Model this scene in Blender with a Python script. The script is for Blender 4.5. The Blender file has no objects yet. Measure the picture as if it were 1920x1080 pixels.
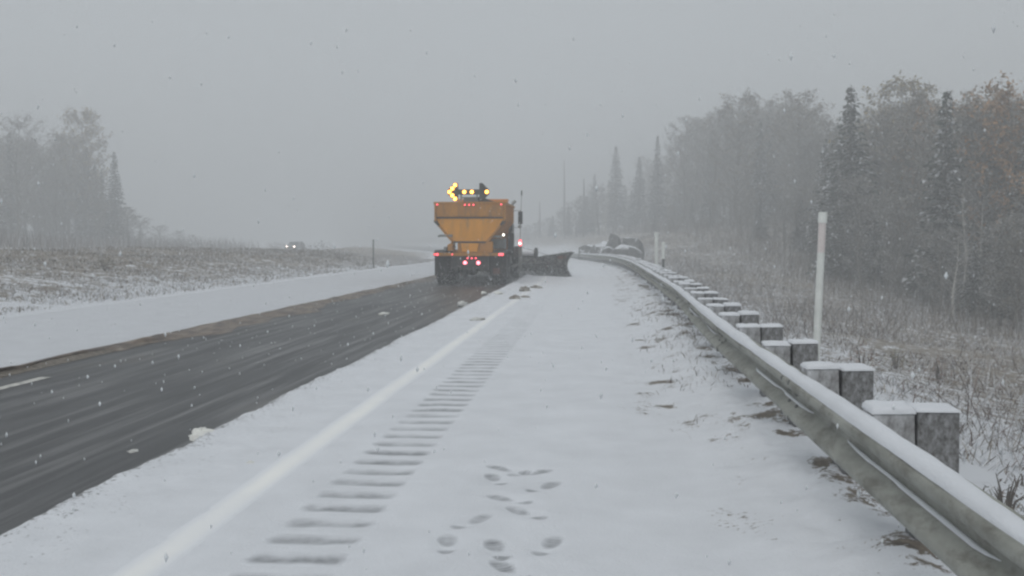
import bpy, bmesh, math, random
import numpy as np
from mathutils import Vector, Matrix

random.seed(7)
rng = np.random.default_rng(7)
scene = bpy.context.scene
C = scene.collection
R = math.radians

# ------------------------------------------------------------------ camera
FPX, HCAM, HOR, VPX = 1920.0, 1.52, 452.0, 1120.0
PITCH = math.atan((540 - HOR) / FPX)
YAW = math.atan((VPX - 960) / FPX)
cam_d = bpy.data.cameras.new('camera')
cam_d.sensor_width = 36.0
cam_d.lens = 36.0 * FPX / 1920.0
cam_d.clip_start = 0.05
cam_d.clip_end = 4000
cam = bpy.data.objects.new('camera', cam_d)
C.objects.link(cam)
cam.location = (0, 0, HCAM)
cam.rotation_euler = (R(90) - PITCH, 0, YAW)
scene.camera = cam
CAM_M = cam.rotation_euler.to_matrix()

# ------------------------------------------------------------------ sky, sun, exposure
SUN_EL, SUN_AZ = 52.0, 200.0
world = bpy.data.worlds.new('World')
scene.world = world
world.use_nodes = True
wn = world.node_tree
for n in list(wn.nodes):
    wn.nodes.remove(n)
w_out = wn.nodes.new('ShaderNodeOutputWorld')
w_bg = wn.nodes.new('ShaderNodeBackground')
w_sky = wn.nodes.new('ShaderNodeTexSky')
w_sky.sky_type = 'NISHITA'
w_sky.sun_disc = False
w_sky.sun_elevation = R(SUN_EL)
w_sky.sun_rotation = R(SUN_AZ)
w_sky.dust_density = 6.0
w_sky.air_density = 1.0
w_bw = wn.nodes.new('ShaderNodeRGBToBW')
w_mix = wn.nodes.new('ShaderNodeMix')
w_mix.data_type = 'RGBA'
w_mix.inputs[0].default_value = 0.93            # a closed cloud deck: nearly all the sky's colour gone
w_mix.inputs[7].default_value = (4.10, 4.42, 4.68, 1)
wn.links.new(w_sky.outputs[0], w_bw.inputs[0])
wn.links.new(w_bw.outputs[0], w_mix.inputs[6])
wn.links.new(w_mix.outputs[2], w_bg.inputs[0])
w_bg.inputs[1].default_value = 0.125
wn.links.new(w_bg.outputs[0], w_out.inputs[0])

sun_d = bpy.data.lights.new('sun', 'SUN')
sun_d.energy = 0.95
sun_d.angle = R(45)
sun_d.color = (1.0, 0.975, 0.94)
sun = bpy.data.objects.new('sun', sun_d)
C.objects.link(sun)
sun.rotation_euler = (R(90 - SUN_EL), 0, R(180 - SUN_AZ))

vs = scene.view_settings
vs.view_transform = 'Standard'
vs.look = 'None'
vs.gamma = 1.0
vs.use_curve_mapping = False
vs.exposure = 0.0
scene.render.engine = 'CYCLES'
cy = scene.cycles
cy.use_denoising = True
cy.use_adaptive_sampling = True
cy.adaptive_threshold = 0.02
cy.volume_bounces = 2
cy.max_bounces = 6
cy.diffuse_bounces = 2
cy.glossy_bounces = 2
cy.transparent_max_bounces = 8
cy.pixel_filter_type = 'BLACKMAN_HARRIS'
cy.filter_width = 2.4


# ------------------------------------------------------------------ helpers
def sstep(a, b, x):
    t = np.clip((np.asarray(x, float) - a) / (b - a), 0, 1)
    return t * t * (3 - 2 * t)


def hash2(ix, iy, s):
    v = np.sin(ix * 127.1 + iy * 311.7 + s * 74.7) * 43758.5453
    return v - np.floor(v)


def vnoise(x, y, s=0):
    x = np.asarray(x, float); y = np.asarray(y, float)
    ix, iy = np.floor(x), np.floor(y)
    fx, fy = x - ix, y - iy
    fx = fx * fx * (3 - 2 * fx); fy = fy * fy * (3 - 2 * fy)
    a, b = hash2(ix, iy, s), hash2(ix + 1, iy, s)
    c, d = hash2(ix, iy + 1, s), hash2(ix + 1, iy + 1, s)
    return (a * (1 - fx) + b * fx) * (1 - fy) + (c * (1 - fx) + d * fx) * fy


def fbm(x, y, s=0, o=4):
    t, amp, tot = 0.0, 1.0, 0.0
    for k in range(o):
        t = t + amp * vnoise(x * 2 ** k + 17.3 * k, y * 2 ** k - 9.1 * k, s + k)
        tot += amp
        amp *= 0.5
    return t / tot                                   # 0..1


def pix(px, py, depth):
    """a photograph pixel at a depth along the optical axis -> a place in the world"""
    v = Vector(((px - 960) / FPX * depth, (540 - py) / FPX * depth, -depth))
    return CAM_M @ v + Vector((0, 0, HCAM))


def set_attr_color(me, cols):
    a = me.color_attributes.new('col', 'FLOAT_COLOR', 'POINT')
    c = np.ones((len(me.vertices), 4), np.float32)
    c[:, :3] = cols
    a.data.foreach_set('color', c.ravel())


def mesh_np(name, verts, faces, smooth=False, cols=None):
    """verts (n,3) and faces (m,k) arrays (k = 3 or 4) -> mesh data"""
    verts = np.ascontiguousarray(verts, np.float32)
    faces = np.ascontiguousarray(faces, np.int32)
    me = bpy.data.meshes.new(name)
    m, k = faces.shape
    me.vertices.add(len(verts)); me.vertices.foreach_set('co', verts.ravel())
    me.loops.add(m * k); me.loops.foreach_set('vertex_index', faces.ravel())
    me.polygons.add(m)
    me.polygons.foreach_set('loop_start', np.arange(0, m * k, k, dtype=np.int32))
    me.polygons.foreach_set('loop_total', np.full(m, k, np.int32))
    if smooth:
        me.polygons.foreach_set('use_smooth', np.ones(m, bool))
    me.update(calc_edges=True)
    if cols is not None:
        set_attr_color(me, cols)
    return me


def obj(name, me, mat=None, parent=None):
    o = bpy.data.objects.new(name, me)
    C.objects.link(o)
    if parent is not None:
        o.parent = parent
    if mat is not None and me is not None and len(me.materials) == 0:
        me.materials.append(mat)
    return o


def tag(o, label=None, cat=None, group=None, kind=None):
    if label: o['label'] = label
    if cat: o['category'] = cat
    if group: o['group'] = group
    if kind: o['kind'] = kind
    return o


def thing(name, loc, label, cat, group=None, rz=0.0):
    o = bpy.data.objects.new(name, None)
    o.empty_display_size = 0.2
    C.objects.link(o)
    o.location = loc
    o.rotation_euler = (0, 0, rz)
    return tag(o, label, cat, group)


def grid_faces(nr, nc):
    i = np.arange(nr - 1)[:, None] * nc + np.arange(nc - 1)[None, :]
    i = i.ravel()
    return np.stack([i, i + 1, i + nc + 1, i + nc], 1)


class MB:
    """collects shapes of ONE part, then links them as one mesh object"""
    def __init__(s):
        s.v, s.f = [], []

    def add(s, verts, faces):
        n = len(s.v)
        s.v += [tuple(p) for p in verts]
        s.f += [tuple(i + n for i in f) for f in faces]
        return s

    def box(s, x0, x1, y0, y1, z0, z1):
        return s.add([(x0, y0, z0), (x1, y0, z0), (x1, y1, z0), (x0, y1, z0), (x0, y0, z1), (x1, y0, z1), (x1, y1, z1), (x0, y1, z1)],
                     [(0, 3, 2, 1), (4, 5, 6, 7), (0, 1, 5, 4), (1, 2, 6, 5), (2, 3, 7, 6), (3, 0, 4, 7)])

    def prism(s, prof, a, b, axis='y'):
        """closed profile of (p, q) extruded along an axis; y: (x, z), x: (y, z), z: (x, y)"""
        n = len(prof)
        def P(p, q, t):
            return {'y': (p, t, q), 'x': (t, p, q), 'z': (p, q, t)}[axis]
        vs_ = [P(p, q, a) for p, q in prof] + [P(p, q, b) for p, q in prof]
        fs = [tuple(range(n)), tuple(range(2 * n - 1, n - 1, -1))]
        fs += [(i, i + n, (i + 1) % n + n, (i + 1) % n) for i in range(n)]
        return s.add(vs_, fs)

    def tube(s, pts, rads, seg=8, cap=True):
        pts = [Vector(p) for p in pts]
        if not hasattr(rads, '__len__'):
            rads = [rads] * len(pts)
        vs_, fs = [], []
        for i, p in enumerate(pts):
            d = (pts[min(i + 1, len(pts) - 1)] - pts[max(i - 1, 0)]).normalized()
            up = Vector((0, 0, 1)) if abs(d.z) < 0.9 else Vector((0, 1, 0))
            a = d.cross(up).normalized(); b = d.cross(a).normalized()
            for k in range(seg):
                t = 2 * math.pi * k / seg
                vs_.append(p + (a * math.cos(t) + b * math.sin(t)) * rads[i])
        for i in range(len(pts) - 1):
            for k in range(seg):
                k2 = (k + 1) % seg
                fs.append((i * seg + k, i * seg + k2, (i + 1) * seg + k2, (i + 1) * seg + k))
        if cap:
            fs.append(tuple(range(seg - 1, -1, -1)))
            fs.append(tuple(range((len(pts) - 1) * seg, len(pts) * seg)))
        return s.add(vs_, fs)

    def lathe(s, prof, p0, axis, seg=24):
        """profile of (radius, distance along axis) turned about an axis through p0"""
        d = Vector(axis).normalized(); p0 = Vector(p0)
        up = Vector((0, 0, 1)) if abs(d.z) < 0.9 else Vector((0, 1, 0))
        a = d.cross(up).normalized(); b = d.cross(a).normalized()
        vs_, fs = [], []
        for r, h in prof:
            for k in range(seg):
                t = 2 * math.pi * k / seg
                vs_.append(p0 + d * h + (a * math.cos(t) + b * math.sin(t)) * r)
        for i in range(len(prof) - 1):
            for k in range(seg):
                k2 = (k + 1) % seg
                fs.append((i * seg + k, i * seg + k2, (i + 1) * seg + k2, (i + 1) * seg + k))
        fs.append(tuple(range(seg - 1, -1, -1)))
        fs.append(tuple(range((len(prof) - 1) * seg, len(prof) * seg)))
        return s.add(vs_, fs)

    def build(s, name, mat, parent=None, smooth=False, bevel=0.0):
        me = bpy.data.meshes.new(name)
        me.from_pydata(s.v, [], s.f)
        me.update()
        if smooth:
            me.polygons.foreach_set('use_smooth', np.ones(len(me.polygons), bool))
            try:
                me.set_sharp_from_angle(angle=R(35))
            except Exception:
                pass
        o = obj(name, me, mat, parent)
        if bevel > 0:
            m = o.modifiers.new('edge', 'BEVEL')
            m.width = bevel; m.segments = 2; m.limit_method = 'ANGLE'; m.angle_limit = R(40)
        return o


# ------------------------------------------------------------------ materials
def new_mat(name):
    m = bpy.data.materials.new(name)
    m.use_nodes = True
    nt = m.node_tree
    return m, nt, nt.nodes['Principled BSDF']


def N(nt, kind, **kw):
    n = nt.nodes.new(kind)
    for k, v in kw.items():
        setattr(n, k, v)
    return n


def noise(nt, scale, detail=4, rough=0.6, vec=None, dist=0.0):
    n = N(nt, 'ShaderNodeTexNoise')
    n.inputs['Scale'].default_value = scale
    n.inputs['Detail'].default_value = detail
    n.inputs['Roughness'].default_value = rough
    n.inputs['Distortion'].default_value = dist
    if vec is not None:
        nt.links.new(vec, n.inputs['Vector'])
    return n.outputs['Fac']


def coords(nt, scale=(1, 1, 1), kind='Object'):
    t = N(nt, 'ShaderNodeTexCoord')
    m = N(nt, 'ShaderNodeMapping')
    m.inputs['Scale'].default_value = scale
    nt.links.new(t.outputs[kind], m.inputs['Vector'])
    return m.outputs['Vector']


def ramp(nt, fac, a, b, lo=(0, 0, 0, 1), hi=(1, 1, 1, 1)):
    r = N(nt, 'ShaderNodeValToRGB')
    r.color_ramp.elements[0].position = a; r.color_ramp.elements[0].color = lo
    r.color_ramp.elements[1].position = b; r.color_ramp.elements[1].color = hi
    nt.links.new(fac, r.inputs['Fac'])
    return r.outputs['Color']


def mixc(nt, fac, a, b):
    m = N(nt, 'ShaderNodeMix', data_type='RGBA')
    if isinstance(fac, (int, float)): m.inputs[0].default_value = fac
    else: nt.links.new(fac, m.inputs[0])
    for i, c in ((6, a), (7, b)):
        if isinstance(c, tuple): m.inputs[i].default_value = (*c[:3], 1)
        else: nt.links.new(c, m.inputs[i])
    return m.outputs[2]


def bump(nt, bs, h, strength, dist):
    b = N(nt, 'ShaderNodeBump')
    b.inputs['Strength'].default_value = strength
    b.inputs['Distance'].default_value = dist
    nt.links.new(h, b.inputs['Height'])
    nt.links.new(b.outputs[0], bs.inputs['Normal'])


def attr(nt, name='col'):
    a = N(nt, 'ShaderNodeAttribute')
    a.attribute_name = name
    return a.outputs['Color']


def speckled(name, c1, c2, scale=6.0, lo=0.4, hi=0.65, rough=0.6, metal=0.0, stretch=(1, 1, 1), bmp=0.0, bscale=40, spec=0.5, c3=None, s3=2.0, lo3=.55, hi3=.75):
    m, nt, bs = new_mat(name)
    v = coords(nt, stretch)
    c = mixc(nt, ramp(nt, noise(nt, scale, 5, .65, v), lo, hi), c1, c2)
    if c3:
        c = mixc(nt, ramp(nt, noise(nt, s3, 6, .7, v), lo3, hi3), c, c3)
    nt.links.new(c, bs.inputs['Base Color'])
    bs.inputs['Roughness'].default_value = rough
    bs.inputs['Metallic'].default_value = metal
    bs.inputs['Specular IOR Level'].default_value = spec
    if bmp:
        bump(nt, bs, noise(nt, bscale, 4, .6, v), bmp, 0.01)
    return m


SNOW = (0.735, 0.755, 0.79)
M = {}


def snow_mat(name, attr_dirt=True, under=((.10, .10, .10), (.30, .30, .30)), lo=.86, hi=1.14, base=None):
    """snow whose attribute «col» red channel says how much of the ground under it shows, green how brown it is"""
    m, nt, bs = new_mat(name)
    v = coords(nt)
    base = base or SNOW
    c = mixc(nt, ramp(nt, noise(nt, 2.2, 5, .6, v), .3, .75), base, tuple(k * .88 for k in base))
    if attr_dirt:
        a = N(nt, 'ShaderNodeSeparateColor')
        nt.links.new(attr(nt), a.inputs[0])
        br = ramp(nt, noise(nt, 28, 6, .75, v), .25, .8)
        def patchy(sock):
            ad = N(nt, 'ShaderNodeMath', operation='ADD'); nt.links.new(sock, ad.inputs[0]); nt.links.new(br, ad.inputs[1])
            return ramp(nt, ad.outputs[0], lo, hi)
        c = mixc(nt, patchy(a.outputs[0]), c, mixc(nt, noise(nt, 60, 4, .7, v), *under))
        c = mixc(nt, patchy(a.outputs[1]), c, mixc(nt, ramp(nt, noise(nt, 14, 5, .7, v), .35, .7), (.085, .072, .058), (.26, .225, .185)))
    nt.links.new(c, bs.inputs['Base Color'])
    bs.inputs['Roughness'].default_value = 0.62
    bs.inputs['Specular IOR Level'].default_value = 0.25
    h = N(nt, 'ShaderNodeMath', operation='ADD')
    nt.links.new(noise(nt, 9, 6, .65, v), h.inputs[0]); nt.links.new(noise(nt, 55, 4, .7, v), h.inputs[1])
    bump(nt, bs, h.outputs[0], 0.32, 0.03)
    return m


M['snow'] = snow_mat('snow', False)
M['road_snow'] = snow_mat('road_snow', True)
M['lane_snow'] = snow_mat('lane_snow', True, base=(.62, .637, .668))
m, nt, bs = new_mat('pressed_snow')
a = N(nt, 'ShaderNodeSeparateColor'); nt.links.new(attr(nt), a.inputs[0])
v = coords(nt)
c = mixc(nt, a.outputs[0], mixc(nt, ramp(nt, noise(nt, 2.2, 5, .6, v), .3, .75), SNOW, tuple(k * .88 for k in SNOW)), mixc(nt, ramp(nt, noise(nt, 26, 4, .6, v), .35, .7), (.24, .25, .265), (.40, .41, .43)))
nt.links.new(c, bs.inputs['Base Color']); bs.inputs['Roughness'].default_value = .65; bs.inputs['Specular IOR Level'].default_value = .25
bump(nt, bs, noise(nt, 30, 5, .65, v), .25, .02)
M['pressed'] = m
m, nt, bs = new_mat('line_snow')
a = N(nt, 'ShaderNodeSeparateColor'); nt.links.new(attr(nt), a.inputs[0])
v = coords(nt)
c = mixc(nt, a.outputs[0], SNOW, mixc(nt, ramp(nt, noise(nt, 3, 4, .6, v), .35, .75), (.93, .925, .885), (.88, .88, .855)))
nt.links.new(c, bs.inputs['Base Color']); bs.inputs['Roughness'].default_value = .6; bs.inputs['Specular IOR Level'].default_value = .25
bump(nt, bs, noise(nt, 40, 4, .65, v), .15, .02)
M['line_snow'] = m

# ground: snow lying between dry grass and soil; attribute red = how much vegetation shows
m, nt, bs = new_mat('verge_ground')
v = coords(nt)
a = N(nt, 'ShaderNodeSeparateColor'); nt.links.new(attr(nt), a.inputs[0])
ad = N(nt, 'ShaderNodeMath', operation='ADD')
nt.links.new(a.outputs[0], ad.inputs[0]); nt.links.new(ramp(nt, noise(nt, 2.6, 7, .72, v), .28, .74), ad.inputs[1])
soil = mixc(nt, ramp(nt, noise(nt, 5, 6, .7, v), .3, .7), (.13, .105, .08), (.31, .26, .20))
soil = mixc(nt, ramp(nt, noise(nt, 24, 4, .7, v), .5, .62), soil, (.42, .41, .40))
c = mixc(nt, ramp(nt, ad.outputs[0], .78, 1.12), SNOW, soil)
nt.links.new(c, bs.inputs['Base Color'])
bs.inputs['Roughness'].default_value = .8
bs.inputs['Specular IOR Level'].default_value = .2
bump(nt, bs, noise(nt, 7, 7, .75, v), .6, .15)
M['ground'] = m

# wet, salted asphalt with faint wheel tracks of slush along the lane
m, nt, bs = new_mat('wet_asphalt')
v = coords(nt); vl = coords(nt, (1.6, .045, 1))
c = mixc(nt, ramp(nt, noise(nt, 3.0, 6, .6, vl), .35, .72), (.020, .0205, .022), (.048, .0485, .05))
c = mixc(nt, ramp(nt, noise(nt, 7.0, 5, .6, coords(nt, (1.0, .035, 1))), .47, .68), c, (.15, .15, .15))
c = mixc(nt, ramp(nt, noise(nt, 1.4, 5, .65, coords(nt, (1.0, .25, 1))), .58, .85), c, (.085, .075, .062))
c = mixc(nt, ramp(nt, noise(nt, 260, 3, .7, v), .55, .8), c, (.10, .10, .10))
nt.links.new(c, bs.inputs['Base Color'])
rr = N(nt, 'ShaderNodeMapRange'); rr.inputs['To Min'].default_value = .34; rr.inputs['To Max'].default_value = .62
nt.links.new(noise(nt, 2.2, 5, .6, vl), rr.inputs[0]); nt.links.new(rr.outputs[0], bs.inputs['Roughness'])
bump(nt, bs, noise(nt, 180, 3, .7, v), .25, .006)
M['asphalt'] = m

M['groove'] = speckled('slush_groove', (.36, .37, .385), (.62, .635, .66), 22, .42, .66, .7)
M['print'] = speckled('trodden_snow', (.33, .34, .355), (.60, .615, .64), 30, .40, .70, .7)
M['line'] = speckled('painted_line_snow', (.86, .86, .82), (.78, .79, .79), 5, .45, .75, .6, bmp=.2, bscale=60)
M['lane_paint'] = speckled('worn_paint', (.55, .54, .50), (.16, .16, .16), 9, .48, .68, .6)
M['slush'] = speckled('brown_slush', (.060, .040, .028), (.20, .145, .10), 2.2, .40, .62, .45, bmp=.8, bscale=20, c3=(.46, .43, .40), s3=2.6, lo3=.60, hi3=.78, stretch=(2.5, .8, 1))
M['dirt_clod'] = speckled('muddy_snow_clod', (.14, .115, .09), (.42, .40, .37), 9, .42, .66, .8, bmp=.8, bscale=24)
M['clod'] = speckled('dirty_snow_clod', (.62, .62, .60), (.30, .29, .27), 12, .45, .75, .7, bmp=.6, bscale=20)
M['clod_white'] = speckled('clean_snow_clod', (.80, .80, .76), (.66, .66, .64), 12, .4, .75, .7, bmp=.6, bscale=20)
M['galv'] = speckled('galvanised_steel', (.36, .365, .33), (.20, .205, .18), 5, .32, .68, .6, .2, (1, .5, 1), .35, 24, c3=(.115, .105, .085), s3=7, lo3=.50, hi3=.72)
M['wood'] = speckled('weathered_timber', (.125, .122, .118), (.055, .053, .051), 8, .3, .7, .85, 0, (1, 1, .7), .8, 30, c3=(.44, .45, .465), s3=34, lo3=.38, hi3=.80)
M['block_wood'] = speckled('frosted_timber', (.20, .195, .19), (.10, .098, .095), 8, .3, .7, .85, 0, (1, 1, .7), .8, 30, c3=(.60, .61, .63), s3=9, lo3=.34, hi3=.62)
M['pole_white'] = speckled('white_plastic', (.74, .76, .73), (.55, .57, .54), 4, .4, .8, .5)
M['pole_red'] = speckled('faded_red_reflector', (.64, .57, .555), (.68, .65, .63), 20, .35, .7, .45)
M['pole_dark'] = speckled('dark_steel_post', (.09, .095, .09), (.17, .17, .17), 12, .4, .7, .7)
M['snag'] = speckled('dead_wood', (.10, .095, .09), (.18, .17, .16), 3, .3, .7, .9)
M['bark'] = speckled('bark', (.10, .088, .078), (.21, .195, .18), 5, .35, .7, .9, 0, (1, 1, .3), .5, 14)
M['bark_pale'] = speckled('pale_bark', (.44, .43, .40), (.17, .16, .15), 4, .5, .7, .85, 0, (1, 1, 1.6), .3, 10)

m, nt, bs = new_mat('foliage')
nt.links.new(attr(nt), bs.inputs['Base Color'])
bs.inputs['Roughness'].default_value = .85
bs.inputs['Specular IOR Level'].default_value = .15
M['foliage'] = m

m, nt, bs = new_mat('snowy_rock')
v = coords(nt)
g = N(nt, 'ShaderNodeNewGeometry'); sx = N(nt, 'ShaderNodeSeparateXYZ')
nt.links.new(g.outputs['Normal'], sx.inputs[0])
ad = N(nt, 'ShaderNodeMath', operation='MULTIPLY_ADD')
nt.links.new(noise(nt, 4, 5, .65, v), ad.inputs[0]); ad.inputs[1].default_value = .5; nt.links.new(sx.outputs[2], ad.inputs[2])
rk = mixc(nt, ramp(nt, noise(nt, 3, 6, .7, v), .3, .7), (.055, .055, .054), (.17, .167, .163))
nt.links.new(mixc(nt, ramp(nt, ad.outputs[0], .80, 1.0), rk, SNOW), bs.inputs['Base Color'])
bs.inputs['Roughness'].default_value = .85
bump(nt, bs, noise(nt, 6, 7, .7, v), .8, .1)
M['rock'] = m

M['orange'] = speckled('dirty_orange_paint', (.74, .315, .008), (.60, .25, .010), 2.2, .35, .7, .5, c3=(.24, .16, .085), s3=3.2, lo3=.53, hi3=.80, stretch=(1.6, 1, .5))
M['orange_dirty'] = speckled('grimy_orange_paint', (.50, .21, .012), (.34, .15, .018), 2.5, .3, .7, .55, c3=(.12, .09, .06), s3=4, lo3=.50, hi3=.75, stretch=(1.6, 1, .5))
M['cab_orange'] = speckled('cab_orange_paint', (.62, .24, .04), (.50, .19, .03), 3, .4, .7, .4, c3=(.35, .28, .22), s3=5, lo3=.6, hi3=.85)
M['black'] = speckled('grimy_black_steel', (.028, .028, .028), (.075, .07, .062), 6, .4, .7, .6, c3=(.22, .21, .20), s3=9, lo3=.66, hi3=.82)
M['rubber'] = speckled('rubber', (.022, .022, .022), (.06, .057, .052), 8, .4, .7, .8)
M['steel'] = speckled('dull_steel', (.30, .30, .29), (.18, .18, .175), 5, .4, .7, .45, .5)
M['grey'] = speckled('grey_paint', (.25, .26, .255), (.15, .155, .15), 6, .4, .7, .5)
M['plow'] = speckled('worn_plow_steel', (.024, .025, .024), (.055, .055, .053), 5, .35, .7, .6, .0, c3=(.50, .51, .52), s3=7, lo3=.55, hi3=.68, stretch=(1, 1, .6))
M['rust'] = speckled('rusty_patch', (.16, .075, .06), (.10, .06, .05), 9, .4, .7, .7)
M['glass'] = speckled('dark_glass', (.03, .035, .04), (.05, .055, .06), 2, .4, .7, .12)
M['car_paint'] = speckled('grey_car_paint', (.12, .125, .13), (.2, .2, .2), 3, .4, .7, .35)


def emit(name, col, strength):
    m, nt, bs = new_mat(name)
    bs.inputs['Base Color'].default_value = (*col, 1)
    bs.inputs['Emission Color'].default_value = (*col, 1)
    bs.inputs['Emission Strength'].default_value = strength
    bs.inputs['Roughness'].default_value = .3
    return m


M['amber_lit'] = emit('lit_amber_lamp', (1.0, .62, .10), 6.0)
M['amber_bloom'] = emit('amber_bloom_glow', (.95, .24, .01), .7)  # orange bloom around the lit lamps, put into an emissive rim
M['red_lit'] = emit('lit_red_lamp', (1.0, .10, .13), 3.0)
M['red_core'] = emit('lit_red_core', (1.0, .30, .36), 3.4)
M['white_lit'] = emit('lit_white_lamp', (1.0, .93, .80), 4.0)
M['head_lit'] = emit('lit_headlight', (1.0, .82, .72), 16.0)

m, nt, bs = new_mat('snowflake')
nt.nodes.remove(bs)
fd, ft, fm = N(nt, 'ShaderNodeBsdfDiffuse'), N(nt, 'ShaderNodeBsdfTranslucent'), N(nt, 'ShaderNodeMixShader')
fd.inputs[0].default_value = ft.inputs[0].default_value = (.92, .94, .96, 1)
nt.links.new(fd.outputs[0], fm.inputs[1]); nt.links.new(ft.outputs[0], fm.inputs[2]); nt.links.new(fm.outputs[0], nt.nodes['Material Output'].inputs['Surface'])
M['flake'] = m

# ------------------------------------------------------------------ the lie of the land
RAD = 640.0


def bend(y):
    """sideways drift of the road at distance y: straight, then a long left-hand bend"""
    y = np.asarray(y, float)
    t = np.clip(y - 32, 0, 170)
    return -t * t / (2 * RAD) - np.clip(y - 202, 0, None) * 170 / RAD


def grade(y):
    return -0.42 * sstep(42, 110, y)


UR = np.array([1.7, 2.6, 4.0, 6.5, 10, 16, 24, 40, 80, 700.])
ZN = np.array([.10, -.25, -.75, -1.3, -1.8, -2.4, -2.8, -2.2, 1, 6.])
ZF = np.array([.05, .10, .35, 1.1, 2.2, 3.1, 3.8, 5, 7, 9.])
UL = np.array([11.4, 12.2, 13.5, 16, 20, 24, 27, 28, 39, 42, 50, 70, 120, 700.])
ZLN = np.array([-.03, -.10, .02, .35, .80, 1.10, 1.16, 1.10, 1.10, 1.15, 1.6, 2.4, 4, 8.])
ZLF = np.array([-.03, -.12, -.06, .15, .45, .86, .95, .30, .30, .45, .9, 1.8, 4, 8.])


def land(u, y):
    """height of the terrain at sideways offset u from the road's datum and distance y"""
    u = np.asarray(u, float); y = np.asarray(y, float)
    aR = sstep(44, 128, y)
    aL = sstep(62, 112, y)
    right = np.interp(u, UR, ZN) * (1 - aR) + np.interp(u, UR, ZF) * aR
    left = np.interp(-u, UL, ZLN) * (1 - aL) + np.interp(-u, UL, ZLF) * aL
    z = np.where(u > 1.7, right, np.where(u < -11.4, left, -.06))
    off = np.where(u > 0, sstep(2.0, 6, u), sstep(12.2, 16, -u)) * (1 - sstep(26, 28, -u) * (1 - sstep(39, 43, -u)))
    z = z + off * (.42 * (fbm(u * .22, y * .22, 3) - .5) + .16 * (fbm(u * 1.3, y * 1.3, 5) - .5))
    return z + grade(y)


def land_xy(x, y):
    return float(land(x - bend(y), y))


# ground sheet
ucol = np.concatenate([-np.geomspace(700, 60, 22), np.arange(-56, -11.4, 1.1), [-11.4, -11.2, -6, 0, 1.4, 1.7, 1.95], np.arange(2.3, 30, .55), np.geomspace(31, 700, 22)])
yrow = np.concatenate([np.arange(-40, 2, 2.0), np.arange(2, 60, .6), np.arange(60, 160, 1.5), np.geomspace(162, 700, 26)])
U, Y = np.meshgrid(ucol, yrow)
Z = land(U, Y)
X = U + bend(Y)
veg = np.where(U > 0, .16 + .40 * sstep(3.5, 10.0, U), .38 + .20 * sstep(13, 19, -U))
veg = veg - .55 * (1 - sstep(12.2, 14.5, -U)) * (U < 0) - .35 * (1 - sstep(1.9, 4.2, U)) * (U > 0)
veg = (veg - .3 * sstep(140, 220, Y) * (U < 4)) + .35 * (fbm(U * .16, Y * .10, 11) - .5) - .5 * ((U < -27.5) & (U > -39.5))
cols = np.stack([veg, veg * 0, veg * 0], -1).reshape(-1, 3)
ground = obj('ground', mesh_np('ground', np.stack([X, Y, Z], -1).reshape(-1, 3), grid_faces(*U.shape), True, cols), M['ground'])
tag(ground, 'snow-dusted verge and median beside the highway', kind='structure')


def sheet(name, us, ys, zf, mat, colf=None, label=None, parent=None):
    U, Y = np.meshgrid(np.asarray(us, float), np.asarray(ys, float))
    Z = zf(U, Y) + grade(Y)
    cc = colf(U, Y) if colf else None
    o = obj(name, mesh_np(name, np.stack([U + bend(Y), Y, Z], -1).reshape(-1, 3), grid_faces(*U.shape), True, cc), mat, parent)
    if parent is None:
        tag(o, label, kind='structure')
    return o


far_rows = np.concatenate([np.arange(-30, 120, 1.0), np.geomspace(121, 600, 40)])
road = sheet('road', np.linspace(-11.5, 1.75, 28), far_rows, lambda u, y: u * 0, M['asphalt'], None, 'wet grey asphalt lane cleared by the plow truck')

# ---- snow left on the shoulder: rumble grooves and footprints are pressed into it
EDGE_U = -3.03
RUM0, RUM1 = -1.63, -1.17
groove_y = 3.42 + 0.303 * np.arange(110)
prints = [(929, 906, .35), (954, 886, 1.2), (993, 893, -1.0), (1019, 920, -.55), (954, 945, 1.0), (985, 971, .75), (884, 988, -.5),
          (838, 1030, .1), (932, 1041, .3), (1026, 1033, -.25), (956, 1079, .6)]
PR = []
for px, py, a in prints:
    d = HCAM * FPX / (py - HOR)
    p = pix(px, py, d)
    PR.append((p.x, p.y, a))


def edge_wobble(y):
    return .10 * (fbm(y * 1.1, y * 0 + 3, 21, 3) - .5) + .05 * (fbm(y * 5, y * 0, 22, 3) - .5)


def shoulder(u, y):
    u = np.asarray(u, float); y = np.asarray(y, float)
    z = .032 + .016 * (fbm(u * 2.2, y * .9, 31) - .5) + .006 * (fbm(u * 12, y * 12, 33) - .5)
    rough = sstep(-2.15, -2.4, u)
    z = z + rough * .030 * (fbm(u * 7, y * 5, 35, 4) - .5)
    z = z + .030 * np.exp(-((u + 2.86) / .14) ** 2) * (.2 + 1.6 * np.clip(fbm(u * 4, y * 2.6, 37) - .35, 0, 1)) * (1 + 1.5 * sstep(14, 30, y))
    z = z + .006 * np.exp(-((u + 2.05) / .075) ** 2)
    win = sstep(RUM0 - .02, RUM0 + .05, u) * sstep(RUM1 + .02, RUM1 - .05, u)
    ph = (y - groove_y[0]) / .303
    dy = (ph - np.round(ph)) * .303
    z = z - .014 * win * np.exp(-(dy / .07) ** 2) * (y > 3.2)
    for fx, fy, a in PR:
        lx = (u - fx) * math.cos(a) + (y - fy) * math.sin(a)
        ly = -(u - fx) * math.sin(a) + (y - fy) * math.cos(a)
        z = z - .020 * np.exp(-((lx / .065) ** 2 + (ly / .17) ** 2) ** 2)
    b = sstep(.55, 1.35, u)
    z = z + b * (.13 + .13 * (fbm(u * 3, y * 1.2, 41) - .5) + .07 * (fbm(u * 9, y * 6, 43) - .5))
    z = np.where(u <= EDGE_U + .02, .002, z)
    return z


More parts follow.
